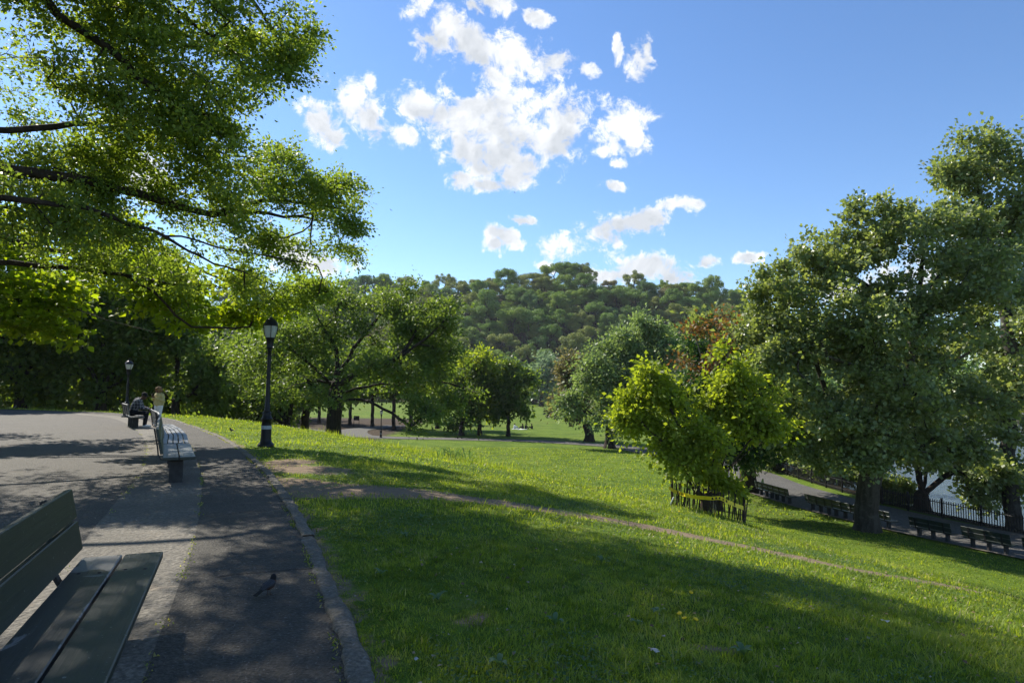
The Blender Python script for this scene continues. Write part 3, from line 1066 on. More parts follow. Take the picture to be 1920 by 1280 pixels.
def t1_mask(q):
    u, v = project(q)
    return inside_poly(u, v, T1_POLY)


r1 = np.random.default_rng(101)
t1_blobs = [((-10.0, 10.0, 11.0), (6.5, 4.6, 5.0)), ((-7.6, 12.0, 9.6), (3.8, 3.2, 3.6)), ((-12.5, 9.5, 10.0), (6.0, 6.0, 5.0)), ((-6.2, 12.6, 12.6), (3.4, 3.2, 3.2)),
            ((-9.0, 12.4, 6.4), (4.0, 2.6, 2.0)), ((-15, 12, 9), (5, 5, 5)), ((-11.0, 6.5, 10.5), (5.5, 3.8, 4.0)),
            (at(600, 350, 16.6), (1.9, 1.8, 1.25)), (at(630, 415, 16.8), (1.6, 1.7, 1.0)), (at(520, 330, 16.0), (1.9, 2.0, 1.2)), (at(440, 400, 15.2), (1.8, 1.8, 1.4)), (at(560, 470, 16.6), (1.9, 1.6, 0.9)),
            (at(480, 560, 17.5), (2.3, 1.8, 1.0)), (at(590, 545, 17.8), (1.6, 1.6, 0.8)), (at(360, 500, 15.5), (2.4, 2.0, 1.2)), (at(250, 440, 13.5), (2.4, 2.0, 1.5)), (at(330, 320, 14.0), (2.2, 2.0, 1.6)),
            (at(430, 215, 13.8), (1.5, 1.5, 1.6)), (at(550, 100, 13.6), (0.9, 1.2, 1.5)), (at(200, 300, 12.5), (2.2, 1.8, 1.6)), (at(450, 90, 13.2), (1.6, 1.6, 1.8)), (at(300, 130, 12.6), (2.2, 2.0, 2.0)), (at(120, 160, 12), (2.2, 2.0, 2.2))]
C1 = blob_points(t1_blobs, 6600, r1, 0.6, 0.05, 0.55, 5, t1_mask)
TR = T1_BASE
t1_lines = [
    [TR, TR + [0.05, 0.1, 2.5], TR + [0.1, 0.2, 5.0], TR + [0.35, 0.3, 8.0], TR + [0.5, 0.5, 11], TR + [0.9, 0.6, 14]],
    [TR + [0.1, 0.2, 5.0]] + px_line([(-40, 318, 11.40), (106, 330, 12.04), (215, 352, 13.00), (300, 378, 13.82), (400, 402, 14.83), (470, 398, 15.46), (560, 405, 16.31), (640, 424, 17.09)]),
    px_line([(400, 402, 14.83), (460, 380, 15.60), (530, 376, 16.22), (600, 384, 16.75), (670, 400, 17.28)]),
    [TR + [0.1, 0.2, 4.2]] + px_line([(-40, 372, 10.80), (106, 384, 11.24), (165, 391, 11.80), (250, 420, 12.72), (310, 438, 13.28), (350, 470, 13.73), (430, 502, 14.61), (540, 545, 15.68)]),
    px_line([(310, 438, 13.28), (365, 450, 14.02), (430, 468, 14.81), (520, 484, 15.76), (600, 500, 16.55)]),
    [TR + [0.0, 0.2, 3.3]] + px_line([(-60, 494, 13.00), (106, 500, 14.04), (165, 507, 14.60), (230, 516, 15.19), (285, 545, 15.83), (330, 592, 16.40), (362, 613, 16.80), (420, 616, 17.45), (490, 612, 18.18)]),
    px_line([(230, 516, 15.19), (320, 532, 15.94), (400, 536, 16.63), (470, 556, 17.26)]),
    [TR + [0.5, 0.5, 11]] + px_line([(30, -60, 11.00), (106, 22, 11.20), (200, 88, 11.60), (260, 142, 12.00), (330, 196, 12.40), (400, 235, 14.53)]),
    [TR + [0.7, 0.55, 12.4]] + px_line([(150, -130, 11.50), (310, 0, 12.10), (430, 92, 12.60), (490, 138, 12.90)]),
    [TR + [0.9, 0.6, 14]] + px_line([(300, -170, 12.50), (470, -4, 13.00), (540, 108, 13.40), (560, 168, 13.50)]),
    [TR + [0.3, 0.3, 7.4]] + px_line([(-30, 245, 11.00), (106, 238, 11.54), (230, 228, 12.79), (330, 258, 13.90), (430, 290, 15.01), (540, 305, 16.08)]),
]
make_tree('oak_tree', 'large spring oak reaching in from the left, long bare limbs over the path', 'tree', T1_BASE, t1_lines, C1, MAT['pin_leaf'], 0.46, 0.007, 0.33, MAT['bark'], 102,
          52, 0.135, 0.076, 0.05, rise=0.1, up=0.45, n_targets=4200)

# --- yellow-green maple behind it, hanging low over the plaza
T2_BASE = np.array([-24.5, 20.0, 0.0])
r2 = np.random.default_rng(201)
T2_POLY = [(-2500, -400), (-90, -400), (-60, 340), (100, 380), (300, 400), (450, 450), (560, 520), (540, 590), (440, 612), (352, 632), (330, 668), (318, 640), (280, 662), (255, 650), (210, 640), (180, 612), (160, 650), (140, 640), (118, 668), (90, 630), (40, 650), (-200, 640), (-2500, 700)]
C2 = blob_points([((-17, 19, 4.8), (5.5, 3.5, 2.6)), ((-13.0, 18.5, 4.6), (4.0, 2.6, 2.4)), ((-20, 20, 7), (6, 4, 4)), ((-14, 18, 3.3), (4.5, 2, 1.2)), ((-24, 20, 8), (6, 6, 4)), ((-10.5, 18.5, 4.4), (3.6, 2.4, 1.9)), ((-8.3, 18.8, 3.8), (2.4, 2, 1.4))], 1900, r2, 0.6, 0.42, 1.1, 9,
                 lambda q: inside_poly(*project(q), T2_POLY))
make_tree('maple_tree', 'maple with glowing yellow-green leaves hanging low over the plaza behind the oak', 'tree', T2_BASE,
          [[T2_BASE, T2_BASE + [0.1, 0, 3], T2_BASE + [0.3, -0.1, 6], T2_BASE + [0.5, 0, 10]],
           [T2_BASE + [0.2, 0, 4.5]] + px_line([(-100, 440, 19), (106, 470, 18.5), (230, 500, 18.3), (330, 560, 18)]),
           [T2_BASE + [0.2, 0, 3.6]] + px_line([(-100, 560, 18.5), (106, 570, 18.2), (200, 600, 18), (290, 625, 17.8)]),
           [T2_BASE + [0.3, 0, 6]] + px_line([(-60, 380, 19.5), (120, 420, 19), (260, 450, 18.8), (400, 520, 18.5)])],
          C2, MAT['maple_leaf'], 0.30, 0.008, 0.45, MAT['bark'], 202, 20, 0.17, 0.16, 0.12, rise=0.1, up=0.9, flat=0.45)

# --- the spreading oak in the middle of the slope
OB = at(625, 812, 43)
OB[2] = gz(OB[0], OB[1]) - 0.1
d0 = 43.0
ob_lines = [
    [OB] + px_line([(627, 770, d0), (630, 735, d0), (632, 700, d0), (630, 650, d0), (628, 600, d0 + .5), (638, 545, d0 + .5)]),
    px_line([(631, 725, d0), (672, 698, d0 - .5), (705, 688, d0 - 1), (752, 668, d0 - 1.5), (800, 632, d0 - 2), (838, 598, d0 - 2)]),
    px_line([(632, 705, d0), (664, 655, d0), (702, 602, d0 + .6), (742, 556, d0 + 1)]),
    px_line([(632, 740, d0), (700, 722, d0 + 1.5), (760, 718, d0 + 2), (815, 714, d0 + 2.5), (880, 728, d0 + 2.5)]),
    px_line([(629, 735, d0), (604, 702, d0 - 1), (572, 674, d0 - 2), (540, 650, d0 - 3), (500, 640, d0 - 4)]),
    px_line([(629, 722, d0), (585, 712, d0 + 1), (525, 708, d0 + 2), (470, 700, d0 + 2)]),
    px_line([(628, 755, d0), (604, 736, d0 - 2), (575, 718, d0 - 3), (550, 722, d0 - 4)]),
    px_line([(630, 748, d0), (690, 752, d0 - 2), (735, 775, d0 - 3), (770, 800, d0 - 4), (815, 806, d0 - 4)]),
    px_line([(752, 668, d0 - 1.5), (770, 640, d0 - 1), (790, 590, d0 - .5)]),
    px_line([(630, 650, d0), (604, 612, d0 - 1), (585, 570, d0 - 1)]),
]
ro = np.random.default_rng(301)
ob_blobs = [pblob(665, 600, d0, 110, 72, 4), pblob(760, 610, d0 - 1, 105, 62, 3.6), pblob(560, 655, d0 - 1, 115, 70, 3.8), pblob(815, 690, d0, 75, 45, 3), pblob(705, 700, d0 - 2, 110, 50, 2.6), pblob(845, 762, d0, 62, 42, 2.4),
            pblob(590, 740, d0 - 3, 90, 32, 2), pblob(725, 560, d0, 75, 36, 3), pblob(780, 770, d0 - 3, 80, 34, 2), pblob(500, 700, d0, 60, 60, 2.4), pblob(845, 640, d0, 45, 45, 2.4), pblob(630, 550, d0, 60, 30, 3), pblob(790, 585, d0 - 1, 60, 34, 3)]
CO = blob_points(ob_blobs, 1650, ro, 0.6, 0.3, 0.9, 12)
_u, _v = project(CO)
CO = CO[~((np.abs(_u - 628) < 34) & (_v > 752))]
make_tree('oak_tree', 'broad spreading oak with a thick dark trunk on the crest, right of the tall lamp', 'tree', OB, ob_lines, CO, MAT['oakb_leaf'], 0.50, 0.014, 0.55, MAT['bark'], 302,
          28, 0.34, 0.17, 0.12, rise=0.2, flare=1.5, n_targets=1300)


def round_tree(name, label, cat, u, v, d, blobs, leaf, seed, n, n_per, sigma, L, W, r_base, bark=None, fork=0.25, lines=None, step=None, group=None, z=None, gap=0.15, gap_f=0.8, shell=0.5, up=0.6, droop=-0.15, sink=0.1, r_tip=None, n_targets=None):
    b0 = at(u, v, d)
    b0[2] = (gz(b0[0], b0[1]) if z is None else z) - sink
    r = np.random.default_rng(seed)
    BL = [pblob(*q) for q in blobs]
    C = blob_points(BL, n, r, shell, gap, gap_f, seed)
    top = C[:, 2].max()
    cx, cy = C[:, 0].mean(), C[:, 1].mean()
    H = top - b0[2]
    if lines is None:
        lines = [[b0, b0 + [0.02 * H, 0, H * fork], b0 * 0.8 + np.array([cx, cy, 0]) * 0.2 + [0, 0, H * 0.25 * 0 + 0], ]]
        lines = [[b0, b0 + np.array([0.0, 0, H * fork * 0.5]), np.array([b0[0] * .85 + cx * .15, b0[1] * .85 + cy * .15, b0[2] + H * fork]), np.array([(b0[0] + cx) / 2, (b0[1] + cy) / 2, b0[2] + H * 0.6]), np.array([cx, cy, b0[2] + H * 0.92])]]
        for c, rad in BL[:7]:
            lines.append([np.array([b0[0] * .85 + cx * .15, b0[1] * .85 + cy * .15, b0[2] + H * fork]), (np.array([b0[0], b0[1], b0[2] + H * fork]) * 0.5 + np.asarray(c) * 0.5) - [0, 0, H * 0.04], np.asarray(c)])
    else:
        lines = [[b0] + px_line(lines[0])] + [px_line(l) for l in lines[1:]]
    return make_tree(name, label, cat, b0, lines, C, leaf, r_base, r_tip or max(0.008, d * 0.00035), step or H / 26, bark or MAT['bark'], seed + 1, n_per, sigma, L, W, group, up=up, droop=droop, n_targets=n_targets)


# trees along the path below the crest, left to right
G_MID = 'trees below the crest of the slope'
round_tree('oak_tree', 'dark oak with a flared trunk just right of the lamp post, behind the crest', 'tree', 544, 797, 56, [(520, 690, 56, 75, 60), (560, 650, 56, 70, 50), (480, 660, 56, 70, 55), (540, 740, 56, 85, 24), (450, 720, 56, 50, 40)],
           MAT['oakb_leaf'], 311, 520, 26, 0.5, 0.32, 0.2, 0.42, fork=0.2, group=G_MID)
round_tree('oak_tree', 'leaning twin-trunked tree between the flared oak and the spreading oak', 'tree', 571, 800, 60, [(600, 700, 60, 60, 50), (560, 660, 60, 70, 55), (640, 720, 60, 50, 30)],
           MAT['oakb_leaf'], 315, 380, 26, 0.52, 0.33, 0.21, 0.40, group=G_MID,
           lines=[[(572, 780, 60), (578, 755, 60), (585, 725, 60), (592, 690, 60), (600, 650, 60)], [(574, 775, 60), (566, 750, 60), (556, 720, 60), (548, 680, 60)], [(578, 770, 60), (592, 758, 60), (606, 745, 60), (630, 728, 60)]])
round_tree('field_tree', 'small forked tree at the right end of the spreading oak, by the valley path', 'tree', 866, 814, 90, [(862, 740, 90, 45, 40), (890, 715, 90, 40, 35), (850, 780, 90, 36, 20), (885, 778, 90, 20, 16)],
           MAT['wood_leaf'], 321, 300, 20, 0.6, 0.42, 0.27, 0.30, group=G_MID, lines=[[(866, 800, 90), (868, 780, 90), (869, 750, 90), (868, 715, 90)], [(868, 782, 90), (880, 765, 90), (893, 745, 90)]])
round_tree('field_tree', 'slim straight tree with a yellow-green top by the valley path', 'tree', 899, 817, 91, [(905, 690, 91, 38, 36), (898, 735, 91, 45, 36), (912, 668, 91, 24, 18), (905, 770, 91, 40, 16)],
           MAT['lime_leaf'], 325, 320, 20, 0.6, 0.42, 0.27, 0.30, group=G_MID, fork=0.42)
round_tree('field_tree', 'small round-crowned tree standing right of the slim one on the field edge', 'tree', 953, 818, 90, [(960, 715, 90, 44, 34), (940, 745, 90, 34, 34), (985, 745, 90, 28, 32), (962, 770, 90, 42, 18), (950, 700, 90, 24, 18)],
           MAT['oakb_leaf'], 331, 330, 22, 0.5, 0.40, 0.26, 0.26, group=G_MID, fork=0.26, gap=0.3)
round_tree('field_tree', 'dark olive tree half hidden by the big grey-green tree, trunk on its left', 'tree', 1105, 829, 82, [(1070, 715, 84, 34, 46), (1050, 760, 84, 24, 26), (1090, 760, 84, 30, 30), (1075, 680, 84, 28, 24)],
           MAT['pink_leaf'], 335, 420, 24, 0.55, 0.40, 0.25, 0.55, group=G_MID, fork=0.2)
round_tree('field_tree', 'tall grey-green willow-like tree on the field behind the lime shrub', 'tree', 1143, 840, 73, [(1190, 650, 74, 66, 46), (1130, 710, 73, 58, 50), (1210, 700, 74, 60, 60), (1090, 760, 73, 34, 34), (1150, 780, 72, 60, 28), (1215, 620, 74, 34, 22), (1240, 650, 74, 40, 40), (1160, 670, 73, 40, 30)],
           MAT['grey_leaf'], 341, 1250, 26, 0.5, 0.36, 0.17, 0.52, group=G_MID, gap=0.1, up=0.3, droop=-0.3)
round_tree('field_tree', 'silvery tree at the far end of the field in front of the wooded hill', 'tree', 1015, 757, 250, [(1015, 700, 250, 30, 36), (1035, 690, 250, 22, 26), (998, 715, 250, 18, 26), (1018, 735, 250, 28, 18)],
           MAT['silver_leaf'], 345, 300, 24, 1.5, 1.0, 0.6, 0.8, group='trees at the far end of the field')
# woodland: two master trees, copied
woodA = round_tree('woodland_tree', 'dark woodland tree behind the small lamp at the left', 'tree', 190, 772, 46, [(190, 600, 46, 120, 90), (130, 680, 46, 90, 60), (250, 680, 46, 90, 60), (190, 520, 46, 80, 60), (190, 735, 46, 110, 26), (120, 570, 46, 70, 60), (270, 580, 46, 70, 60)],
                   MAT['wood_leaf'], 351, 640, 26, 0.42, 0.30, 0.21, 0.34, group='dark woodland trees beyond the plaza', fork=0.18)
woodB = round_tree('woodland_tree', 'leafy woodland tree behind the standing woman', 'tree', 330, 772, 48, [(330, 640, 48, 100, 70), (280, 700, 48, 80, 50), (390, 700, 48, 80, 56), (340, 580, 48, 70, 50), (330, 745, 48, 100, 22)],
                   MAT['oakb_leaf'], 355, 600, 26, 0.42, 0.30, 0.21, 0.30, group='dark woodland trees beyond the plaza', fork=0.2)
wl = [(40, 45, 1.05, 'A', 'dark woodland tree at the left margin beyond the plaza'), (-90, 44, 1.1, 'A', 'dark woodland tree farthest left beyond the plaza'), (120, 58, 1.25, 'B', 'tall woodland tree deep behind the small lamp'),
      (250, 60, 1.2, 'A', 'tall woodland tree deep behind the seated man'), (420, 60, 1.05, 'B', 'woodland tree left of the tall lamp, past the grass'), (480, 72, 1.15, 'A', 'deep woodland tree directly behind the tall lamp'),
      (380, 80, 1.4, 'A', 'tall back-row woodland tree above the standing woman'), (0, 70, 1.4, 'B', 'tall back-row woodland tree at the left margin'), (190, 85, 1.45, 'B', 'tall back-row woodland tree above the small lamp'),
      (320, 110, 1.6, 'B', 'farthest woodland tree seen above the standing woman'), (460, 120, 1.5, 'A', 'farthest woodland tree seen left of the spreading oak'), (560, 130, 1.3, 'B', 'farthest woodland tree seen through the spreading oak')]
rw = random.Random(3)
for (u, d, s, k, lb) in wl:
    p = at(u, 740, d)
    dup(woodA if k == 'A' else woodB, (p[0], p[1], gz(p[0], p[1]) - 0.1), rw.uniform(0, 6.28), (s, s, s * rw.uniform(0.9, 1.05)), lb)
# slim trunks standing in the brown shade beyond the spreading oak
slimA = round_tree('slim_tree', 'slim tree in the brown shade just left of the notice board', 'tree', 656, 793, 112, [(656, 700, 112, 40, 40), (640, 730, 112, 34, 26), (675, 730, 112, 34, 26), (656, 670, 112, 26, 20)],
                   MAT['wood_leaf'], 361, 300, 22, 0.8, 0.5, 0.33, 0.28, group='slim trees in the shade beyond the oak', fork=0.4)
for (u, d, lb) in ((598, 118, 'slim tree in the shade left of the thick oak trunk'), (698, 108, 'slim tree in the brown shade just right of the notice board'), (738, 100, 'slim tree in the shade right of the far lamp post'),
                   (790, 125, 'slim tree deep in the shade under the low right limbs of the oak'), (770, 100, 'slim tree near the valley path under the oak limbs'), (820, 105, 'slim tree behind the low right end of the oak')):
    p = at(u, 790, d)
    dup(slimA, (p[0], p[1], gz(p[0], p[1]) - 0.1), rw.uniform(0, 6.28), (1, 1, rw.uniform(0.9, 1.15)), lb)

# --- right side: big plane tree and its neighbours
PB = at(1626, 990, 30.2)
PB[2] = gz(PB[0], PB[1]) - 0.15
dp = 30.0
pl_lines = [
    [PB] + px_line([(1625, 960, dp), (1628, 915, dp), (1636, 880, dp), (1650, 820, dp), (1672, 760, dp), (1700, 690, dp), (1720, 600, dp), (1730, 480, dp), (1730, 400, dp)]),
    px_line([(1680, 740, dp), (1760, 732, dp - 1), (1740, 715, dp - 1), (1680, 690, dp - 1), (1620, 680, dp - 1.5), (1560, 690, dp - 2)]),
    px_line([(1750, 730, dp), (1712, 702, dp - 1), (1660, 690, dp - 1), (1600, 682, dp - 1.5), (1520, 660, dp - 2)]),
    px_line([(1690, 710, dp), (1760, 690, dp + 1), (1800, 670, dp + 1), (1850, 640, dp + 1.5)]),
    px_line([(1660, 790, dp), (1600, 770, dp + 1), (1545, 785, dp + 1.5), (1500, 770, dp + 2)]),
    px_line([(1710, 640, dp), (1650, 560, dp), (1600, 520, dp), (1540, 500, dp)]),
    px_line([(1640, 870, dp), (1700, 850, dp - 1), (1740, 830, dp - 1.5), (1780, 800, dp - 2)]),
    px_line([(1650, 820, dp), (1680, 800, dp + 1.5), (1760, 860, dp + 2), (1830, 905, dp + 2)]),
    px_line([(1545, 700, dp + 1), (1500, 660, dp + 1), (1460, 640, dp + 1)]),
    px_line([(1720, 560, dp), (1780, 500, dp), (1830, 460, dp)]),
]
rp = np.random.default_rng(401)
pl_blobs = [pblob(1600, 480, dp, 110, 85, 3), pblob(1500, 560, dp, 95, 75, 2.8), pblob(1700, 450, dp, 110, 70, 3), pblob(1600, 620, dp - 1, 150, 90, 3.2), pblob(1480, 670, dp - 1, 100, 70, 2.4), pblob(1740, 600, dp - 1, 120, 110, 3),
            pblob(1560, 760, dp - 1, 120, 60, 2.6), pblob(1700, 760, dp - 2, 130, 80, 2.6), pblob(1790, 840, dp - 1, 90, 60, 2.2), pblob(1660, 850, dp - 2, 80, 42, 1.6), pblob(1850, 520, dp, 90, 120, 3), pblob(1420, 600, dp + 2, 55, 60, 2),
            pblob(1515, 485, dp, 50, 36, 2), pblob(1620, 410, dp, 60, 40, 2), pblob(1880, 750, dp - 1, 80, 110, 2.4), pblob(1540, 840, dp + 1, 80, 36, 1.8), pblob(1580, 868, dp + 1, 46, 24, 1.2), pblob(1720, 868, dp - 1, 60, 34, 1.6), pblob(1480, 790, dp + 1, 70, 50, 2), pblob(1770, 400, dp + 1, 80, 50, 2.2), pblob(1640, 850, dp - 2, 80, 36, 1.6), pblob(1600, 830, dp - 1.4, 60, 40, 1.6), pblob(1690, 410, dp, 60, 40, 2), pblob(1830, 430, dp + 1, 60, 60, 2), pblob(1440, 540, dp, 44, 44, 1.6), pblob(1880, 880, dp + 1, 60, 40, 2), pblob(1640, 700, dp + 1, 120, 70, 2.6), pblob(1760, 690, dp + 1.5, 110, 80, 2.6), pblob(1690, 560, dp + 1, 90, 70, 2.6), pblob(1820, 600, dp + 2, 80, 100, 2.6), pblob(1560, 640, dp + 1, 80, 60, 2.4)]
CP = blob_points(pl_blobs, 4300, rp, 0.6, 0.2, 1.0, 21)
_u, _v = project(CP)
CP = CP[~((np.abs(_u - 1628) < 40) & (_v > 892))]
make_tree('plane_tree', 'big pale-leaved plane tree beside the lakeside benches, trunk lit on its left', 'tree', PB, pl_lines, CP, MAT['plane_leaf'], 0.50, 0.012, 0.45, MAT['plane_bark'], 402, 26, 0.19, 0.16, 0.14, rise=0.15, flare=1.35, up=0.5, n_targets=2000)
round_tree('plane_tree', 'taller plane tree at the right margin rising above the big one', 'tree', 1900, 985, 36, [(1800, 340, 36, 62, 40, 2), (1860, 300, 36, 80, 70, 2.6), (1740, 330, 36, 30, 16, 1), (1900, 430, 36, 90, 90, 3), (1950, 600, 36, 120, 150, 3.5), (1780, 390, 36, 50, 30, 1.6), (1880, 760, 36, 90, 80, 2.6), (1920, 890, 36, 80, 60, 2.2)],
           MAT['plane_leaf'], 411, 1250, 26, 0.34, 0.21, 0.17, 0.42, bark=MAT['plane_bark'], gap=0.2,
           lines=[[(1900, 940, 36), (1890, 850, 36), (1895, 700, 36), (1880, 560, 36), (1850, 430, 36), (1830, 330, 36), (1835, 270, 36)], [(1860, 470, 36), (1800, 400, 36), (1760, 370, 36)], [(1880, 560, 36), (1930, 480, 36), (1960, 380, 36)], [(1845, 400, 36), (1790, 350, 36), (1740, 332, 36)]])
round_tree('plane_tree', 'dark-trunked tree beside the lakeside bench, behind the lime shrub', 'tree', 1403, 925, 42, [(1420, 720, 40, 90, 70, 3), (1370, 650, 39.5, 70, 60, 2.6), (1470, 760, 40, 80, 56, 2.8), (1400, 820, 40.5, 80, 36, 2.4), (1440, 620, 40, 70, 60, 2.6), (1510, 820, 41, 60, 40, 2.4), (1350, 760, 39.5, 60, 60, 2.4)],
           MAT['plane_leaf'], 415, 1400, 26, 0.42, 0.26, 0.2, 0.50, bark=MAT['bark'])
round_tree('young_red_tree', 'bare-stemmed tree with sparse red-brown young leaves behind the lime shrub', 'tree', 1335, 935, 31.5, [(1340, 640, 31.5, 62, 60, 1.5), (1320, 600, 31.5, 44, 36, 1.2), (1370, 690, 31.5, 46, 50, 1.2), (1290, 660, 31.5, 34, 46, 1.1), (1350, 585, 31.5, 36, 22, 1)],
           MAT['red_leaf'], 421, 120, 12, 0.22, 0.16, 0.10, 0.12, bark=bark_mat('pale_stem', (0.16, 0.145, 0.12)), gap=0.25, gap_f=1.3,
           lines=[[(1335, 860, 31.5), (1335, 800, 31.5), (1338, 720, 31.5), (1345, 640, 31.5), (1352, 580, 31.5)], [(1336, 740, 31.5), (1318, 680, 31.5), (1300, 620, 31.5)], [(1337, 720, 31.5), (1362, 670, 31.5), (1378, 610, 31.5)], [(1338, 700, 31.5), (1330, 640, 31.5), (1322, 590, 31.5)]])
round_tree('dark_tree', 'dense dark green tree behind the red-leaved one', 'tree', 1345, 930, 33.5, [(1310, 680, 33.5, 40, 54, 1.3), (1340, 720, 33.5, 60, 60, 1.6), (1290, 740, 33.5, 40, 60, 1.4), (1390, 740, 33.5, 56, 60, 1.6), (1316, 640, 33.5, 26, 34, 1), (1400, 840, 33.5, 56, 40, 1.6), (1350, 830, 33.5, 50, 50, 1.5)],
           MAT['dark_leaf'], 425, 620, 26, 0.32, 0.18, 0.12, 0.22, gap=0.02)
round_tree('lakeside_tree', 'several-stemmed low tree leaning over the lakeside fence at the right', 'tree', 1728, 946, 37, [(1700, 830, 37, 60, 46, 2), (1760, 810, 37, 70, 50, 2), (1820, 850, 37, 60, 50, 2), (1725, 770, 37, 60, 40, 2), (1850, 920, 37, 40, 30, 1.4)],
           MAT['plane_leaf'], 431, 480, 24, 0.36, 0.23, 0.17, 0.34, r_tip=0.014, gap=0.25,
           lines=[[(1728, 925, 37), (1722, 890, 37), (1718, 840, 37), (1715, 790, 37)], [(1726, 930, 37), (1745, 915, 37), (1768, 895, 37), (1800, 880, 37), (1840, 890, 37)], [(1727, 928, 37), (1736, 895, 37), (1742, 850, 37)], [(1800, 880, 37), (1815, 915, 37), (1830, 960, 37)]])
round_tree('lakeside_tree', 'small pale tree against the water left of the plane trunk', 'tree', 1492, 893, 53, [(1490, 838, 53, 56, 36, 1.6), (1530, 810, 53, 60, 40, 1.8), (1460, 820, 53, 50, 36, 1.6), (1570, 846, 53, 46, 30, 1.4), (1600, 820, 53, 50, 40, 1.6), (1440, 850, 53, 30, 20, 1.2)],
           MAT['plane_leaf'], 435, 800, 22, 0.36, 0.25, 0.2, 0.16, gap=0.3, fork=0.25)
round_tree('lakeside_shrub', 'dark shrub by the fence where the lakeside path bends', 'shrub', 1450, 884, 55, [(1450, 868, 55, 26, 16, 1.2), (1435, 872, 55, 16, 12, 1)], MAT['dark_leaf'], 441, 160, 24, 0.28, 0.2, 0.13, 0.08, fork=0.15)
round_tree('lakeside_shrub', 'leafy shrub behind the fence just left of the plane trunk', 'shrub', 1560, 905, 47.5, [(1560, 880, 47.5, 40, 24, 1.2), (1590, 876, 47.5, 30, 26, 1.2)], MAT['plane_leaf'], 443, 260, 24, 0.3, 0.22, 0.16, 0.08, fork=0.15)
round_tree('lakeside_shrub', 'leafy shrub behind the fence between the pale tree and the plane trunk', 'shrub', 1515, 896, 50, [(1515, 876, 50, 30, 20, 1.1), (1535, 868, 50, 22, 18, 1)], MAT['plane_leaf'], 445, 180, 24, 0.3, 0.22, 0.16, 0.08, fork=0.15)
round_tree('lakeside_shrub', 'low shrub behind the fence right of the plane trunk', 'shrub', 1682, 946, 39, [(1682, 924, 39, 34, 20, 1), (1662, 915, 39, 20, 18, 0.9)], MAT['plane_leaf'], 447, 180, 24, 0.26, 0.2, 0.15, 0.07, fork=0.15)
# --- lime-green shrub inside the lath fence
MB_ = at(1324, 962, 21.8)
MB_[2] = gz(MB_[0], MB_[1]) - 0.05
ds = MB_[1]
ml = [[MB_] + px_line([(1322, 930, ds), (1325, 880, ds), (1330, 800, ds), (1335, 720, ds)])]
for (u, v, dd) in ((1225, 820, 22), (1190, 780, 22.5), (1235, 720, 23), (1280, 690, 23.5), (1370, 700, 23.5), (1420, 740, 23), (1455, 780, 22.5), (1400, 840, 22), (1250, 860, 21.6), (1300, 750, 24), (1360, 800, 22), (1290, 880, 21.8), (1430, 830, 23.5)):
    ml.append([MB_ + np.array([(u - 1322) * 0.0012, 0, 0.45]), (MB_ + np.array([0, 0, 1.0])) * 0.45 + at(u, v, dd - 23.0 + ds) * 0.55, at(u, v, dd - 23.0 + ds)])
rm = np.random.default_rng(501)
m_blobs = [pblob(1250, 740, ds, 66, 62, 1.1), pblob(1220, 800, ds, 60, 54, 1.0), pblob(1320, 740, ds, 70, 56, 1.2), pblob(1400, 780, ds, 80, 60, 1.2), pblob(1300, 830, ds - .4, 90, 52, 1.0), pblob(1245, 712, ds, 40, 34, .8), pblob(1390, 720, ds, 50, 40, .9),
           pblob(1440, 800, ds, 56, 50, 1.0), pblob(1340, 880, ds - .4, 66, 30, .8), pblob(1190, 800, ds, 34, 40, .8), pblob(1270, 870, ds - .5, 54, 28, .7), pblob(1372, 900, ds, 40, 24, .5), pblob(1222, 700, ds, 14, 34, .4), pblob(1262, 692, ds, 14, 34, .4), pblob(1345, 690, ds, 14, 40, .4), pblob(1392, 696, ds, 14, 36, .4), pblob(1455, 745, ds, 14, 34, .4), pblob(1180, 745, ds, 14, 26, .4)]
CM = blob_points(m_blobs, 980, rm, 0.6, 0.24, 1.6, 31)
make_tree('lime_shrub', 'bright lime-green many-stemmed shrub growing inside the taped lath fence', 'shrub', MB_, ml, CM, MAT['lime_leaf'], 0.16, 0.006, 0.28, MAT['stem'], 502, 24, 0.19, 0.135, 0.10, rise=0.05, flare=1.2, up=0.35)


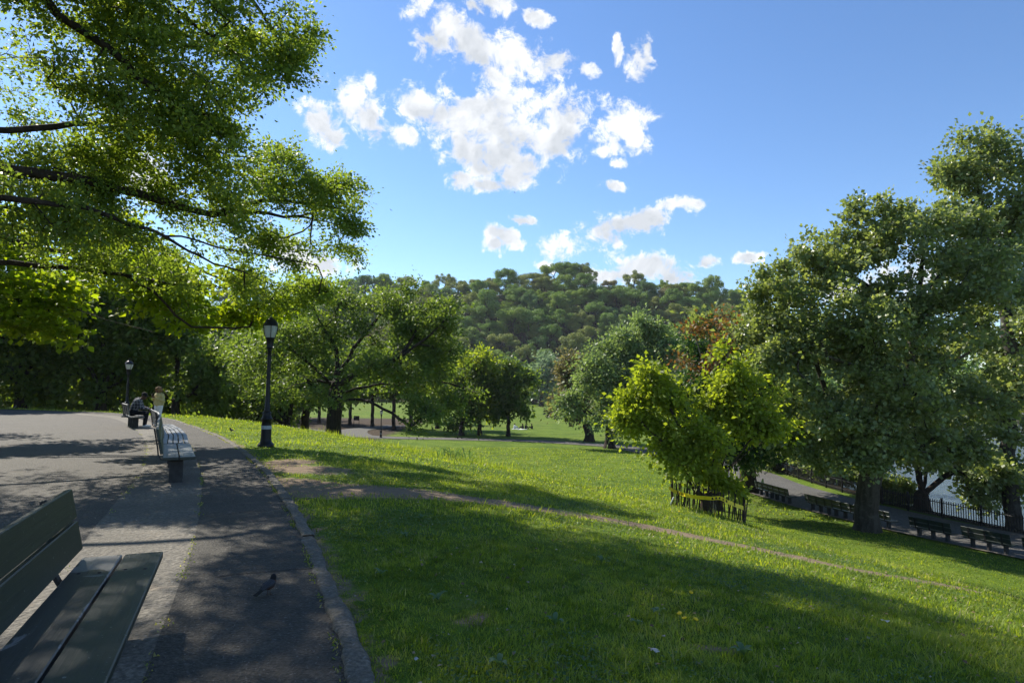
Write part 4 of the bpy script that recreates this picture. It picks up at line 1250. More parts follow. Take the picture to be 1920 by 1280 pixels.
# --- the wooded hill
def hill_mesh(seed, tall=1.0):
    r = np.random.default_rng(seed)
    lobes = []
    H = 15.0 * tall
    c0 = np.array([0, 0, H * 0.56])
    R0 = np.array([6.8, 6.8, H * 0.43])
    nl = r.integers(34, 44)
    for k in range(nl):
        d = unit(r.normal(0, 1, (1, 3)) + np.array([0, 0, 0.45]))[0]
        rad = r.uniform(0.8, 2.1)
        lobes.append((c0 + d * (R0 - rad * 0.5) * r.uniform(0.62, 1.16), rad))
    P, Nn, T = [], [], []
    for c, rad in lobes:
        n = int(190 * rad * rad)
        d = unit(r.normal(0, 1, (n, 3)) + np.array([0, 0, 0.35]))
        rr = rad * (0.35 + 0.75 * r.uniform(0, 1, n) ** 0.6 + 0.35 * r.uniform(0, 1, n) ** 4)[:, None]
        P.append(c + d * rr * np.array([1, 1, 0.8]))
        Nn.append(d + r.normal(0, 0.8, (n, 3)) + [0, 0, 0.25])
        T.append(np.full(n, r.uniform(0, 1)))
    P, Nn, T = np.concatenate(P), unit(np.concatenate(Nn)), np.concatenate(T)
    A = r.normal(0, 1, P.shape)
    A = unit(A - (A * Nn).sum(1, keepdims=True) * Nn)
    s = r.uniform(0.22, 0.5, len(P))
    S = np.cross(A, Nn)
    V = np.stack([P - A * s[:, None] * .5, P - S * s[:, None] * .4, P + A * s[:, None] * .5, P + S * s[:, None] * .4], 1).reshape(-1, 3)
    nl = len(P)
    # trunk and a few limbs
    tv, ti = [], []

    def seg(p, q, r0, r1):
        k = 5
        b0 = 4 * nl + sum(len(x) for x in tv)
        for pt, rad in ((p, r0), (q, r1)):
            tv.append(np.array([[pt[0] + rad * math.cos(6.283 * j / k), pt[1] + rad * math.sin(6.283 * j / k), pt[2]] for j in range(k)]))
        for j in range(k):
            ti.append((b0 + j, b0 + (j + 1) % k, b0 + k + (j + 1) % k, b0 + k + j))
    top = np.array([r.normal(0, 0.4), r.normal(0, 0.4), H * 0.55])
    seg(np.array([0, 0, -1.0]), top, 0.42, 0.26)
    for c, rad in lobes[:6]:
        seg(top, c, 0.2, 0.08)
    V = np.concatenate([V] + tv)
    nf = nl + len(ti)
    idx = np.concatenate([np.arange(4 * nl), np.array(ti).ravel()])
    tint = np.concatenate([np.clip(0.65 * T + 0.35 * r.uniform(0, 1, nl), 0, 1), np.zeros(len(ti))])
    me = np_mesh('hill_tree', V, np.full(nf, 4), idx, False, {'tint': ('FACE', tint)}, [MAT['hill_leaf'][0], MAT['bark']])
    mi = np.zeros(nf, np.int32)
    mi[nl:] = 1
    me.polygons.foreach_set('material_index', mi)
    return me


HM = [hill_mesh(700 + k, t) for k, t in enumerate((1.0, 1.1, 0.9, 1.15, 1.0, 0.85, 1.2))]
KINDS = ['green', 'olive', 'lime-green', 'dark green', 'russet']
rh = np.random.default_rng(77)
pos = []
y = 284.0
row = 0
while y < 446:
    x0, x1 = -0.32 * y - 6, 0.40 * y + 8
    x = x0 + (row % 2) * 5.5
    while x < x1:
        pos.append((x + rh.uniform(-3.5, 3.5), y + rh.uniform(-4, 4)))
        x += 11.0 + rh.uniform(-1.5, 2.5)
    # the same wood goes on to the left, seen only through gaps
    x = -0.32 * y - 20
    while x > -0.86 * y:
        pos.append((x + rh.uniform(-5, 5), y + rh.uniform(-4, 4)))
        x -= 34
    y += 14.0
    row += 1
pos = [p for p in pos if p[0] < shore_x(p[1]) - 4][:300]
for (x, y) in pos:
    ridge = y > 420
    low = y < 318
    pr = [0.38, 0.36, 0.10, 0.08, 0.08] if ridge else ([0.36, 0.14, 0.32, 0.16, 0.02] if low else [0.38, 0.28, 0.22, 0.09, 0.03])
    k = int(rh.choice(5, p=pr))
    me = HM[int(rh.integers(len(HM)))]
    o = link('hill_tree', me)
    s = rh.uniform(0.8, 1.3) * (0.8 if low else 1.0)
    o.location = (x, y, gz(x, y) - 1.0)
    o.rotation_euler = (rh.normal(0, 0.07), rh.normal(0, 0.07), rh.uniform(0, 6.28))
    o.scale = (s * rh.uniform(0.85, 1.3), s * rh.uniform(0.85, 1.3), s * rh.uniform(0.8, 1.12))
    o.material_slots[0].link = 'OBJECT'
    o.material_slots[0].material = MAT['hill_leaf'][k]
    az_ = x / y
    side_ = 'left part' if az_ < -0.08 else ('middle' if az_ < 0.14 else 'right part')
    where = 'on the skyline of the wooded hill' if ridge else ('at the foot of the wooded hill' if low else ('on the upper slope of the wooded hill' if y > 370 else 'on the lower slope of the wooded hill'))
    tag(o, '%s broadleaf tree %s, %s of it' % (KINDS[k], where, side_), 'tree', '%s trees %s, %s' % (KINDS[k], where, side_))
# undergrowth between the hill trees, one mass nobody could count
nu = 52000
uy = rh.uniform(282, 462, nu)
ux = rh.uniform(-0.55, 0.42, nu) * uy
ok_ = ux < shore_x(uy) - 3
ux, uy = ux[ok_], uy[ok_]
nu = len(ux)
hh = 5.5 * np.clip(0.6 + 0.5 * vnoise(ux, uy, 0.25, 14), 0.1, 1.2)
UP_ = np.column_stack([ux, uy, ground_z(ux, uy) + hh * rh.uniform(0, 1, nu) ** 0.6])
UA = unit(rh.normal(0, 1, (nu, 3)))
UN = rh.normal(0, 1, (nu, 3)) + [0, 0, 0.8]
UN = unit(UN - (UN * UA).sum(1, keepdims=True) * UA)
link('undergrowth', leaf_mesh('undergrowth', UP_, UA, UN, rh.uniform(0.7, 1.5, nu), rh.uniform(0.5, 1.1, nu), rh.uniform(0, 1, nu), [MAT['hill_leaf'][3]]), kind='stuff')
# far bank of the lake: a low wood that reads as one mass
Vb = []
for k in range(420):
    a_ = math.radians(rh.uniform(23, 80))
    d_ = rh.uniform(236, 275)
    c = np.array([math.sin(a_) * d_, math.cos(a_) * d_, rh.uniform(-3, 11) + (d_ - 236) * 0.1])
    Vb.append(c + rh.normal(0, 1, (130, 3)) * [4.0, 4.0, 2.6])
Vb = np.concatenate(Vb)
Ab, Nb = unit(rh.normal(0, 1, Vb.shape)), rh.normal(0, 1, Vb.shape)
Nb = unit(Nb - (Nb * Ab).sum(1, keepdims=True) * Ab)
nb_ = len(Vb)
link('far_wood', leaf_mesh('far_wood', Vb, Ab, Nb, np.full(nb_, 1.5), np.full(nb_, 1.2), rh.uniform(0, 1, nb_), [MAT['hill_leaf'][0]]), kind='stuff')
bk = bmesh.new()
ang_ = [math.radians(a_) for a_ in np.linspace(20, 84, 30)]
rows_ = [[bk.verts.new((math.sin(a_) * r_, math.cos(a_) * r_, z_)) for a_ in ang_] for r_, z_ in ((228, -7.0), (232, -5.2), (330, -4.6))]
for ra, rb2 in zip(rows_, rows_[1:]):
    for k in range(len(ang_) - 1):
        bk.faces.new((ra[k], ra[k + 1], rb2[k + 1], rb2[k]))
bmesh.ops.recalc_face_normals(bk, faces=bk.faces)
link('far_bank', bm_mesh('far_bank', bk, simple('bank_soil', (0.06, 0.06, 0.03), 0.95)), kind='structure')
# ------------------------------------------------------------------ air
hz, hb = new_mat('haze')
hv = hb.n('ShaderNodeVolumePrincipled', {'Color': (0.86, 0.91, 1.0, 1), 'Density': 0.00009, 'Anisotropy': 0.2})
ho = hb.n('ShaderNodeOutputMaterial')
hb.nt.links.new(hv.outputs[0], ho.inputs['Volume'])
link('haze', box_mesh('haze', (3300, 3600, 118), hz, 0, (0, 850, 50)), kind='stuff')
# ------------------------------------------------------------------ grass


def grass(name, n, r0, r1, L, W, seed, label_kind='stuff', bend=0.5, sel=None):
    r = np.random.default_rng(seed)
    a = r.uniform(math.radians(-50), math.radians(50), n)
    rr = np.sqrt(r.uniform(r0 * r0, r1 * r1, n))
    P = np.stack([np.sin(a) * rr, np.cos(a) * rr], 1)
    s = line_dist(P, KERB)
    keep = s > 0.03
    # nothing grows on the trail
    dn = np.full(len(P), 9.0)
    for k in range(len(TRAIL) - 1):
        a_, b_ = TRAIL[k], TRAIL[k + 1]
        e = b_ - a_
        t = np.clip(((P - a_) @ e) / (e @ e), 0, 1)
        dn = np.minimum(dn, np.linalg.norm(P - (a_ + t[:, None] * e), axis=1) / (TRAIL_W[k] * (1 - t) + TRAIL_W[k + 1] * t))
    keep &= dn + 0.35 * vnoise(P[:, 0], P[:, 1], 6.0, 8) > r.uniform(0.35, 1.5, len(P))
    for (u, v, q) in ((575, 880, 0.85), (545, 868, 0.7), (618, 885, 0.5)):
        c = hit(u, v)[:2]
        keep &= np.linalg.norm(P - c, axis=1) > q * r.uniform(0.6, 1.3, len(P))
    keep &= P[:, 0] < np.interp(P[:, 1], [q[1] for q in LAKE_EDGE], [q[0] for q in LAKE_EDGE]) - 0.9
    patch = vnoise(P[:, 0], P[:, 1], 1.7, 5) + 0.6 * vnoise(P[:, 0], P[:, 1], 5.0, 6)
    keep &= patch > r.uniform(-2.4, -0.5, len(P))
    if sel is not None:
        keep &= sel(P)
    P, patch = P[keep], patch[keep]
    s = s[keep]
    n = len(P)
    z = ground_z(P[:, 0], P[:, 1])
    B = np.column_stack([P, z - 0.01])
    cell = 0.10 + 0.012 * r0
    ci = (np.floor(P[:, 0] / cell + 0.35 * np.sin(P[:, 1] * 31)).astype(np.int64) * 73856093) ^ (np.floor(P[:, 1] / cell + 0.35 * np.sin(P[:, 0] * 27)).astype(np.int64) * 19349663)
    hsh = ((ci * 2654435761) % 1000003) / 1000003.0
    hs2 = ((ci * 40503 + 12345) % 1000003) / 1000003.0
    th = r.uniform(0, 6.28, n) * 0.6 + hs2 * 6.28
    side = np.stack([np.cos(th), np.sin(th), np.zeros(n)], 1)
    lean = np.stack([np.cos(th + 1.57), np.sin(th + 1.57), np.zeros(n)], 1) * r.uniform(0.0, bend, n)[:, None] + r.normal(0, 0.12, (n, 3)) * [1, 1, 0]
    H = L * r.uniform(0.45, 1.2, n) * np.where(r.uniform(0, 1, n) < 0.06, 1.7, 1) * (1 + 0.35 * np.clip(patch, -0.6, 1.2)) * np.where(s < 0.25, 0.7, 1) * (0.65 + 0.7 * hsh)
    w = W * r.uniform(0.6, 1.3, n)
    mid = B + lean * (H * 0.45)[:, None] + np.array([0, 0, 1]) * (H * 0.6)[:, None]
    tip = B + lean * (H * 1.25)[:, None] + np.array([0, 0, 1]) * (H * 0.98)[:, None]
    V = np.stack([B - side * (w / 2)[:, None], B + side * (w / 2)[:, None], mid + side * (w * .4)[:, None], mid - side * (w * .4)[:, None], tip], 1).reshape(-1, 3)
    o = np.arange(n)[:, None] * 5
    idx = np.concatenate([o + 0, o + 1, o + 2, o + 3, o + 3, o + 2, o + 4], 1)
    tint = np.clip(0.34 + 0.26 * patch + 0.58 * (hs2 - 0.5) + r.normal(0, 0.12, n), 0, 0.8)
    dry = r.uniform(0, 1, n) < 0.04 + 0.10 * (hsh > 0.9)
    tint[dry] = 1.0
    me = np_mesh(name, V, np.tile([4, 3], n), idx.ravel(), False, {'tint': ('FACE', np.repeat(tint, 2))}, [MAT['grass']])
    return link(name, me, kind='stuff')


grass('grass', 190000, 2.2, 7.0, 0.040, 0.006, 1, bend=1.1)
grass('grass', 130000, 7.0, 15.0, 0.048, 0.012, 2, bend=1.0)
grass('grass', 150000, 15.0, 36.0, 0.05, 0.026, 3, bend=0.9)
grass('grass', 90000, 36.0, 72.0, 0.10, 0.06, 5, bend=0.9)
grass('tall_grass', 15000, 17.0, 36.0, 0.2, 0.012, 4, sel=lambda P: (lambda s: (s > 5.5 + 1.2 * vnoise(P[:, 0], P[:, 1], 0.7, 2)) & (s < 17))(line_dist(P, KERB)))



def joint_weeds(name, off, n, spread, clump, seed, hi):
    """thin tufts rooted in a joint of the pavement"""
    r = np.random.default_rng(seed)
    L = offset_line(KN, np.full(_kn, off))
    L = L[(L[:, 1] > 2.0) & (L[:, 1] < 26)]
    arc = np.concatenate([[0], np.cumsum(np.linalg.norm(np.diff(L, axis=0), axis=1))])
    cs = r.uniform(0, arc[-1], clump)
    ss = cs[r.integers(0, clump, n)] + r.normal(0, 0.09, n)
    P = np.stack([np.interp(ss, arc, L[:, 0]), np.interp(ss, arc, L[:, 1])], 1) + r.normal(0, spread, (n, 2))
    th = r.uniform(0, 6.28, n)
    side = np.stack([np.cos(th), np.sin(th), np.zeros(n)], 1)
    lean = np.stack([np.cos(th + 1.57), np.sin(th + 1.57), np.zeros(n)], 1) * r.uniform(0, 1.6, n)[:, None]
    H = hi * r.uniform(0.4, 1.3, n)
    B = np.column_stack([P, np.full(n, 0.008)])
    tip = B + lean * H[:, None] + np.array([0, 0, 1]) * H[:, None]
    w = 0.006 * r.uniform(0.6, 1.8, n)[:, None]
    V = np.stack([B - side * w, B + side * w, tip], 1).reshape(-1, 3)
    tint = np.where(r.uniform(0, 1, n) < 0.45, 1.0, r.uniform(0.0, 0.35, n))
    return link(name, np_mesh(name, V, np.full(n, 3), np.arange(3 * n), False, {'tint': ('FACE', tint)}, [MAT['grass']]), kind='stuff')


joint_weeds('grass', 1.11, 900, 0.02, 55, 41, 0.014)
joint_weeds('grass', 0.12, 1300, 0.018, 80, 42, 0.018)
joint_weeds('grass', 2.08, 500, 0.03, 40, 43, 0.014)

# ------------------------------------------------------------------ benches
SEAT = 0.43


def bench_parts(L, wide, worn=False, mat=None):
    """benches face +y, front edge of the seat at y = 0"""
    P = {}
    mat = mat or MAT['board']
    if wide:
        P['seat'] = [(-0.115, 0.225), (-0.355, 0.225)]
    else:
        P['seat'] = [(-0.045 - 0.096 * k, 0.082) for k in range(5)]
    return P


_bench_cache = {}


def make_bench(L, wide, legs, label, group, mat, worn=None, back=True, end_leg_in=0.3):
    root = empty('park_bench', label=label, cat='bench', group=group)
    seats = [(-0.115, 0.225), (-0.355, 0.225)] if wide else [(-0.045 - 0.096 * k, 0.082) for k in range(5)]
    for i, (yc, w) in enumerate(seats):
        key = ('s', L, w, mat.name)
        m_ = worn if (worn is not None and i == 1) else mat
        key = key + (m_.name,)
        if key not in _bench_cache:
            _bench_cache[key] = box_mesh('seat_slat', (L, w, 0.046), m_, 0.006)
        o = link('seat_slat', _bench_cache[key], root)
        o.location = (0, yc, SEAT - 0.023)
    if wide:
        if 'bolt' not in _bench_cache:
            _bench_cache['bolt'] = lathe_mesh('bolt', [(0.011, -0.002), (0.011, 0.0015), (0.006, 0.0035)], MAT['dark_iron'], 8)
        for o in list(root.children):
            for x in np.linspace(-L / 2 + end_leg_in, L / 2 - end_leg_in, legs):
                for dy in (-0.055, 0.055):
                    link('bolt', _bench_cache['bolt'], o, loc=(x + dy * 0.2, dy, 0.0235))
    tilt = math.radians(12)
    for i, h in enumerate((0.145, 0.35)):
        key = ('b', L, mat.name)
        if key not in _bench_cache:
            _bench_cache[key] = box_mesh('back_slat', (L, 0.042, 0.19), mat, 0.006)
        o = link('back_slat', _bench_cache[key], root)
        o.location = (0, -0.475 - h * math.tan(tilt), SEAT + h)
        o.rotation_euler = (tilt, 0, 0)
    xs = np.linspace(-L / 2 + end_leg_in, L / 2 - end_leg_in, legs)
    for x in xs:
        if 'leg' not in _bench_cache:
            _bench_cache['leg'] = box_mesh('leg', (0.10, 0.20, 0.40), MAT['concrete_leg'], 0.012)
            pts = [(0, -0.04, SEAT - 0.062), (0, -0.30, SEAT - 0.062), (0, -0.42, SEAT - 0.066), (0, -0.50, SEAT - 0.045), (0, -0.535, SEAT + 0.02), (0, -0.546, SEAT + 0.12), (0, -0.573, SEAT + 0.26), (0, -0.609, SEAT + 0.44)]
            _bench_cache['bracket'] = sweep_mesh('bracket', pts, 0.06, 0.022, MAT['dark_iron'])
        o = link('leg', _bench_cache['leg'], root)
        o.location = (x, -0.27, 0.155)
        o = link('bracket', _bench_cache['bracket'], root)
        o.location = (x, 0, 0)
    return root


def place_bench(b, p0, p1, z=0.0):
    """front edge of the seat from p0 to p1; the bench faces right of that direction"""
    p0, p1 = np.asarray(p0[:2], float), np.asarray(p1[:2], float)
    e = unit((p1 - p0)[None])[0]
    n = np.array([e[1], -e[0]])
    c = (p0 + p1) / 2
    b.location = (c[0], c[1], z)
    b.rotation_euler = (0, 0, math.atan2(-e[1], -e[0]))
    return b


NEARB = make_bench(2.9, True, 2, 'dark green park bench with a paint-peeled seat board, closest to the camera', 'wide-board park benches', MAT['board'], MAT['board_worn'], end_leg_in=0.42)
fe = np.array([-2.36, 4.40])
fd = unit(np.array([[0.40, -0.915]]))[0]
place_bench(NEARB, fe + fd * 2.9, fe)
b2 = make_bench(2.7, True, 2, 'wide-board park bench at the near end of the curved run, lit on its seat', 'wide-board park benches', MAT['board'], None, end_leg_in=0.28)
q0, q1 = np.array([-5.06, 10.25]), np.array([-6.36, 12.62])
place_bench(b2, q0, q1)
curve = [np.array(p) for p in ((-6.42, 12.70), (-7.56, 14.84), (-8.78, 16.92), (-10.12, 18.95))]
sl = make_bench(2.40, False, 2, 'narrow-slat bench joined to the far end of the wide-board bench', 'narrow-slat benches of the curved run', MAT['board_grey'])
place_bench(sl, curve[0], curve[1])
for k, lb in ((1, 'narrow-slat bench in the middle of the curved run'), (2, 'narrow-slat bench at the far end of the curved run')):
    place_bench(dup(sl, label=lb), curve[k], curve[k + 1])
fb = make_bench(2.2, False, 3, 'distant bench on which the man in the cap sits', None, MAT['board_grey'])
FB0, FB1 = np.array([-13.45, 23.3]), np.array([-14.75, 25.1])
place_bench(fb, FB0, FB1)
lake = make_bench(1.85, False, 3, 'dark lakeside bench', 'dark benches along the lakeside path', MAT['board'])
_lk = smooth_line(LAKE_EDGE, 0.25)
_la = np.concatenate([[0], np.cumsum(np.linalg.norm(np.diff(_lk, axis=0), axis=1))])


def lake_pt(y):
    i = int(np.argmin(np.abs(_lk[:, 1] - y)))
    return _la[i]


def lake_xy(s, off):
    i = int(np.clip(np.searchsorted(_la, s), 1, len(_lk) - 1))
    p = offset_line(_lk, np.full(len(_lk), off))[i]
    return p


first = True
spots = []
for (y_start, n, lbs) in ((29.75, 1, ['dark lakeside bench standing first on the right of the plane trunk']), (27.7, 1, ['dark lakeside bench at the right margin, second one right of the plane trunk']), (25.7, 1, ['last dark lakeside bench at the right edge of the picture']),
                          (35.9, 3, ['left bench of the three that pass behind the plane trunk', 'middle bench of the three behind the plane trunk', 'bench whose end shows right of the plane trunk']),
                          (41.0, 2, ['left bench of the pair between the plane trunk and the dark-trunked tree', 'right bench of the pair between the plane trunk and the dark-trunked tree']),
                          (47.2, 1, ['dark lakeside bench behind the taped shrub, left of the dark trunk'])):
    s0 = lake_pt(y_start)
    for k in range(n):
        s1 = s0 - 1.9 * k
        a, c = lake_xy(s1 - 1.86, 0.0), lake_xy(s1, 0.0)
        b = lake if first else dup(lake)
        b['label'] = lbs[k]
        first = False
        # seat faces the lake, back to the lawn
        place_bench(b, a + 0, c + 0, gz((a[0] + c[0]) / 2, (a[1] + c[1]) / 2) + 0.02)

# ------------------------------------------------------------------ lamps
def make_lamp(label):
    root = empty('street_lamp', label=label, cat='lamp', group='black park lamps')
    bi = MAT['black_iron']
    link('base', lathe_mesh('base', [(0.22, -0.1), (0.22, 0.06), (0.20, 0.09), (0.165, 0.13), (0.15, 0.17), (0.142, 0.24), (0.135, 0.60), (0.13, 0.74), (0.155, 0.77), (0.16, 0.80), (0.13, 0.83), (0.115, 0.92), (0.12, 0.96), (0.10, 0.99)], bi, 16), root)
    link('band', lathe_mesh('band', [(0.141, 0.50), (0.141, 0.60)], MAT['band_grey'], 16, cap=False), root)
    link('shaft', lathe_mesh('shaft', [(0.075, 0.98), (0.09, 1.0), (0.072, 1.04), (0.062, 1.5), (0.052, 2.55), (0.05, 2.72), (0.066, 2.74), (0.066, 2.77), (0.055, 2.79)], bi, 14), root)
    link('capital', lathe_mesh('capital', [(0.055, 2.78), (0.10, 2.81), (0.085, 2.85), (0.09, 2.95), (0.115, 3.08), (0.125, 3.10), (0.125, 3.12), (0.10, 3.125)], bi, 16), root)
    gl = link('globe', lathe_mesh('globe', [(0.115, 3.122), (0.14, 3.18), (0.168, 3.30), (0.182, 3.40), (0.186, 3.46)], MAT['globe'], 20, cap=False), root)
    rp_ = [(0.122, 0, 3.12), (0.149, 0, 3.18), (0.177, 0, 3.30), (0.191, 0, 3.40), (0.196, 0, 3.47)]
    rib = tube_mesh('rib', rp_, 0.010, bi, 5)
    for k in range(4):
        o = link('rib', rib, gl)
        o.rotation_euler = (0, 0, math.radians(25 + 90 * k))
    rf = link('roof_cap', lathe_mesh('roof_cap', [(0.19, 3.455), (0.205, 3.46), (0.205, 3.485), (0.19, 3.50), (0.175, 3.56), (0.13, 3.63), (0.07, 3.67), (0.05, 3.69), (0.045, 3.71), (0.02, 3.72)], bi, 20), root)
    link('finial', lathe_mesh('finial', [(0.012, 3.715), (0.028, 3.74), (0.022, 3.765), (0.008, 3.80), (0.002, 3.83)], bi, 8), rf)
    return root


lamp = make_lamp('black park lamp with a frosted globe standing in the grass beside the path')
lp = at(498, 838, 16.9)
lamp.scale = (0.94, 0.94, 0.93)
lamp.location = (lp[0], lp[1], gz(lp[0], lp[1]))
sp_ = at(237, 770, 31.5)
dup(lamp, (sp_[0], sp_[1], 0.0), 0.6, (0.95, 0.95, 0.76), 'small distant lamp with a white globe against the dark wood, left of the seated man')
fp = at(714, 817, 84)
dup(lamp, (fp[0], fp[1], gz(fp[0], fp[1])), 0.2, (1, 1, 1), 'far lamp post beside the valley path under the spreading oak')

# ------------------------------------------------------------------ figures


def capsule_bm(bm, p, q, r0, r1):
    p, q = Vector(p), Vector(q)
    ax = q - p
    L = ax.length
    rot = ax.to_track_quat('Z', 'Y').to_matrix() if L > 1e-6 else Matrix.Identity(3)
    seg, half = 10, 4
    rings = []
    for k in range(half + 1):
        a = -math.pi / 2 + math.pi / 2 * k / half
        rings.append((r0 * math.cos(a), r0 * math.sin(a)))
    for k in range(half + 1):
        a = math.pi / 2 * k / half
        rings.append((r1 * math.cos(a), L + r1 * math.sin(a)))
    prev = None
    for (rr, z) in rings:
        rr = max(rr, 1e-4)
        cur = [bm.verts.new(p + rot @ Vector((rr * math.cos(2 * math.pi * j / seg), rr * math.sin(2 * math.pi * j / seg), z))) for j in range(seg)]
        if prev:
            for j in range(seg):
                bm.faces.new((prev[j], prev[(j + 1) % seg], cur[(j + 1) % seg], cur[j]))
        else:
            bm.faces.new(list(reversed(cur)))
        prev = cur
    bm.faces.new(prev)


def body_mesh(name, caps, voxel, mats):
    """one continuous skin over tapered limbs: caps = (p, q, r0, r1, material index)"""
    bm = bmesh.new()
    for (p, q, r0, r1, k) in caps:
        capsule_bm(bm, p, q, r0, r1)
    me = bpy.data.meshes.new('tmp')
    bm.to_mesh(me)
    bm.free()
    o = bpy.data.objects.new('tmp', me)
    COL.objects.link(o)
    md = o.modifiers.new('r', 'REMESH')
    md.mode = 'VOXEL'
    md.voxel_size = voxel
    sm = o.modifiers.new('s', 'SMOOTH')
    sm.iterations = 3
    dg = bpy.context.evaluated_depsgraph_get()
    out = bpy.data.meshes.new_from_object(o.evaluated_get(dg))
    bpy.data.objects.remove(o)
    bpy.data.meshes.remove(me)
    out.name = name
    out.materials.clear()
    for m in mats:
        out.materials.append(m)
    n = len(out.polygons)
    c = np.zeros(n * 3, np.float32)
    out.polygons.foreach_get('center', c)
    c = c.reshape(-1, 3)
    best = np.full(n, 1e9)
    mi = np.zeros(n, np.int32)
    for (p, q, r0, r1, k) in caps:
        p, q = np.asarray(p, float), np.asarray(q, float)
        e = q - p
        t = np.clip(((c - p) @ e) / max(e @ e, 1e-9), 0, 1)
        d = np.linalg.norm(c - (p + t[:, None] * e), axis=1) - (r0 + (r1 - r0) * t)
        m = d < best
        best[m] = d[m]
        mi[m] = k
    out.polygons.foreach_set('material_index', mi)
    out.polygons.foreach_set('use_smooth', np.ones(n, bool))
    return out


def cloth(name, col, rough=0.85):
    return simple(name, col, rough, 0.12, 14, 0, 0.15, 0.2)


def plaid_mat():
    m, b = new_mat('plaid_shirt')
    tc = b.n('ShaderNodeTexCoord').outputs['Object']
    s = b.n('ShaderNodeSeparateXYZ', {0: tc})

    def bars(x, f, w):
        return b.m('LESS_THAN', b.m('FRACT', b.m('MULTIPLY', x, f)), w)
    k = b.m('MULTIPLY', b.m('ADD', b.m('ADD', bars(s.outputs[0], 9.0, 0.22), bars(s.outputs[2], 9.0, 0.22)), bars(s.outputs[1], 9.0, 0.22)), 0.36)
    c = b.mix(k, (0.03, 0.03, 0.04), (0.40, 0.40, 0.42))
    p = b.n('ShaderNodeBsdfPrincipled', {'Base Color': c, 'Roughness': 0.9})
    finish(b, p.outputs[0])
    return m


SKIN = cloth('brown_skin', (0.16, 0.085, 0.055), 0.55)
SKIN2 = cloth('dark_skin', (0.09, 0.05, 0.035), 0.55)


def hand(caps, w, d, side, tag_, curl=0.5):
    """palm and five fingers from wrist w towards d; side: +1/-1 thumb side vector x"""
    w, d = np.asarray(w, float), unit(np.asarray(d, float)[None])[0]
    s = np.array([side, 0, 0.2])
    s = unit((s - (s @ d) * d)[None])[0]
    dn = np.cross(d, s)
    palm = w + d * 0.075
    for k in (-1, 0, 1):
        caps.append((w + s * 0.012 * k, palm + s * 0.022 * k, 0.016, 0.014, tag_))
    for k, L in zip((-1.5, -0.5, 0.5, 1.5), (0.055, 0.068, 0.072, 0.064)):
        p0 = palm + s * 0.019 * k
        p1 = p0 + d * L * 0.55 + dn * 0.006
        p2 = p1 + d * L * 0.45 * (1 - curl) + dn * L * 0.5 * curl
        caps.append((p0, p1, 0.009, 0.0085, tag_))
        caps.append((p1, p2, 0.0085, 0.007, tag_))
    t0 = w + d * 0.025 + s * 0.02
    t1 = t0 + s * 0.03 + d * 0.02
    caps.append((t0, t1, 0.011, 0.010, tag_))
    caps.append((t1, t1 + d * 0.03, 0.010, 0.008, tag_))


def head(caps, c, fwd, r=0.1, tag_=0):
    c = np.asarray(c, float)
    f = unit(np.asarray(fwd, float)[None])[0]
    up = np.array([0, 0, 1.0])
    sd = unit(np.cross(f, up)[None])[0]
    u2 = np.cross(sd, f)
    caps.append((c - f * 0.015 + u2 * 0.03, c + f * 0.01 - u2 * 0.02, r * 0.95, r * 0.82, tag_))
    caps.append((c + f * 0.035 - u2 * 0.06, c + f * 0.055 - u2 * 0.075, r * 0.55, r * 0.42, tag_))
    caps.append((c + f * 0.085 + u2 * 0.005, c + f * 0.108 - u2 * 0.022, 0.010, 0.016, tag_))
    for k in (-1, 1):
        caps.append((c + sd * 0.088 * k - f * 0.005 + u2 * 0.012, c + sd * 0.09 * k - f * 0.01 - u2 * 0.03, 0.016, 0.012, tag_))
    caps.append((c + f * 0.088 - u2 * 0.052 - sd * 0.02, c + f * 0.088 - u2 * 0.052 + sd * 0.02, 0.011, 0.011, tag_))
    return f, sd, u2


def eyes(root, c, f, sd, u2):
    me = lathe_mesh('eye', [(0.002, -0.012), (0.009, -0.006), (0.011, 0), (0.009, 0.006), (0.002, 0.012)], MAT['tape_black'], 8)
    for k in (-1, 1):
        o = link('eye', me, root)
        o.location = np.asarray(c) + f * 0.083 + sd * 0.036 * k + u2 * 0.008


# standing woman
W_ = empty('person', label='standing woman in a pale yellow cardigan and white trousers looking at a phone', cat='person')
caps = []
hc = np.array([0, 0.045, 1.46])
hf, hs, hu = head(caps, hc, (0, 1, -0.35), 0.1, 0)
caps += [((0, -0.01, 1.30), (0, 0.02, 1.40), 0.055, 0.052, 0), ((-0.13, 0, 1.24), (0.13, 0, 1.24), 0.10, 0.10, 1), ((0, 0, 1.22), (0, 0.01, 0.98), 0.16, 0.165, 1), ((-0.07, 0, 1.05), (0.07, 0, 1.05), 0.14, 0.14, 1), ((-0.06, 0.07, 1.16), (0.06, 0.07, 1.16), 0.08, 0.08, 1),
         ((-0.09, 0, 0.9), (0.09, 0, 0.9), 0.15, 0.15, 1)]
for k in (-1, 1):
    caps += [((0.18 * k, 0, 1.26), (0.26 * k, 0.0, 1.0), 0.075, 0.06, 1), ((0.26 * k, 0.0, 1.0), (0.08 * k, 0.25, 1.12), 0.06, 0.042, 1),
             ((0.095 * k, 0, 0.84), (0.10 * k, 0.02, 0.46), 0.118, 0.078, 2), ((0.10 * k, 0.02, 0.46), (0.10 * k, -0.02, 0.10), 0.075, 0.05, 2), ((0.10 * k, -0.03, 0.06), (0.115 * k, 0.13, 0.035), 0.045, 0.035, 3)]
    hand(caps, (0.075 * k, 0.255, 1.125), (-0.35 * k, 0.45, 0.75), -k, 0, 0.55)
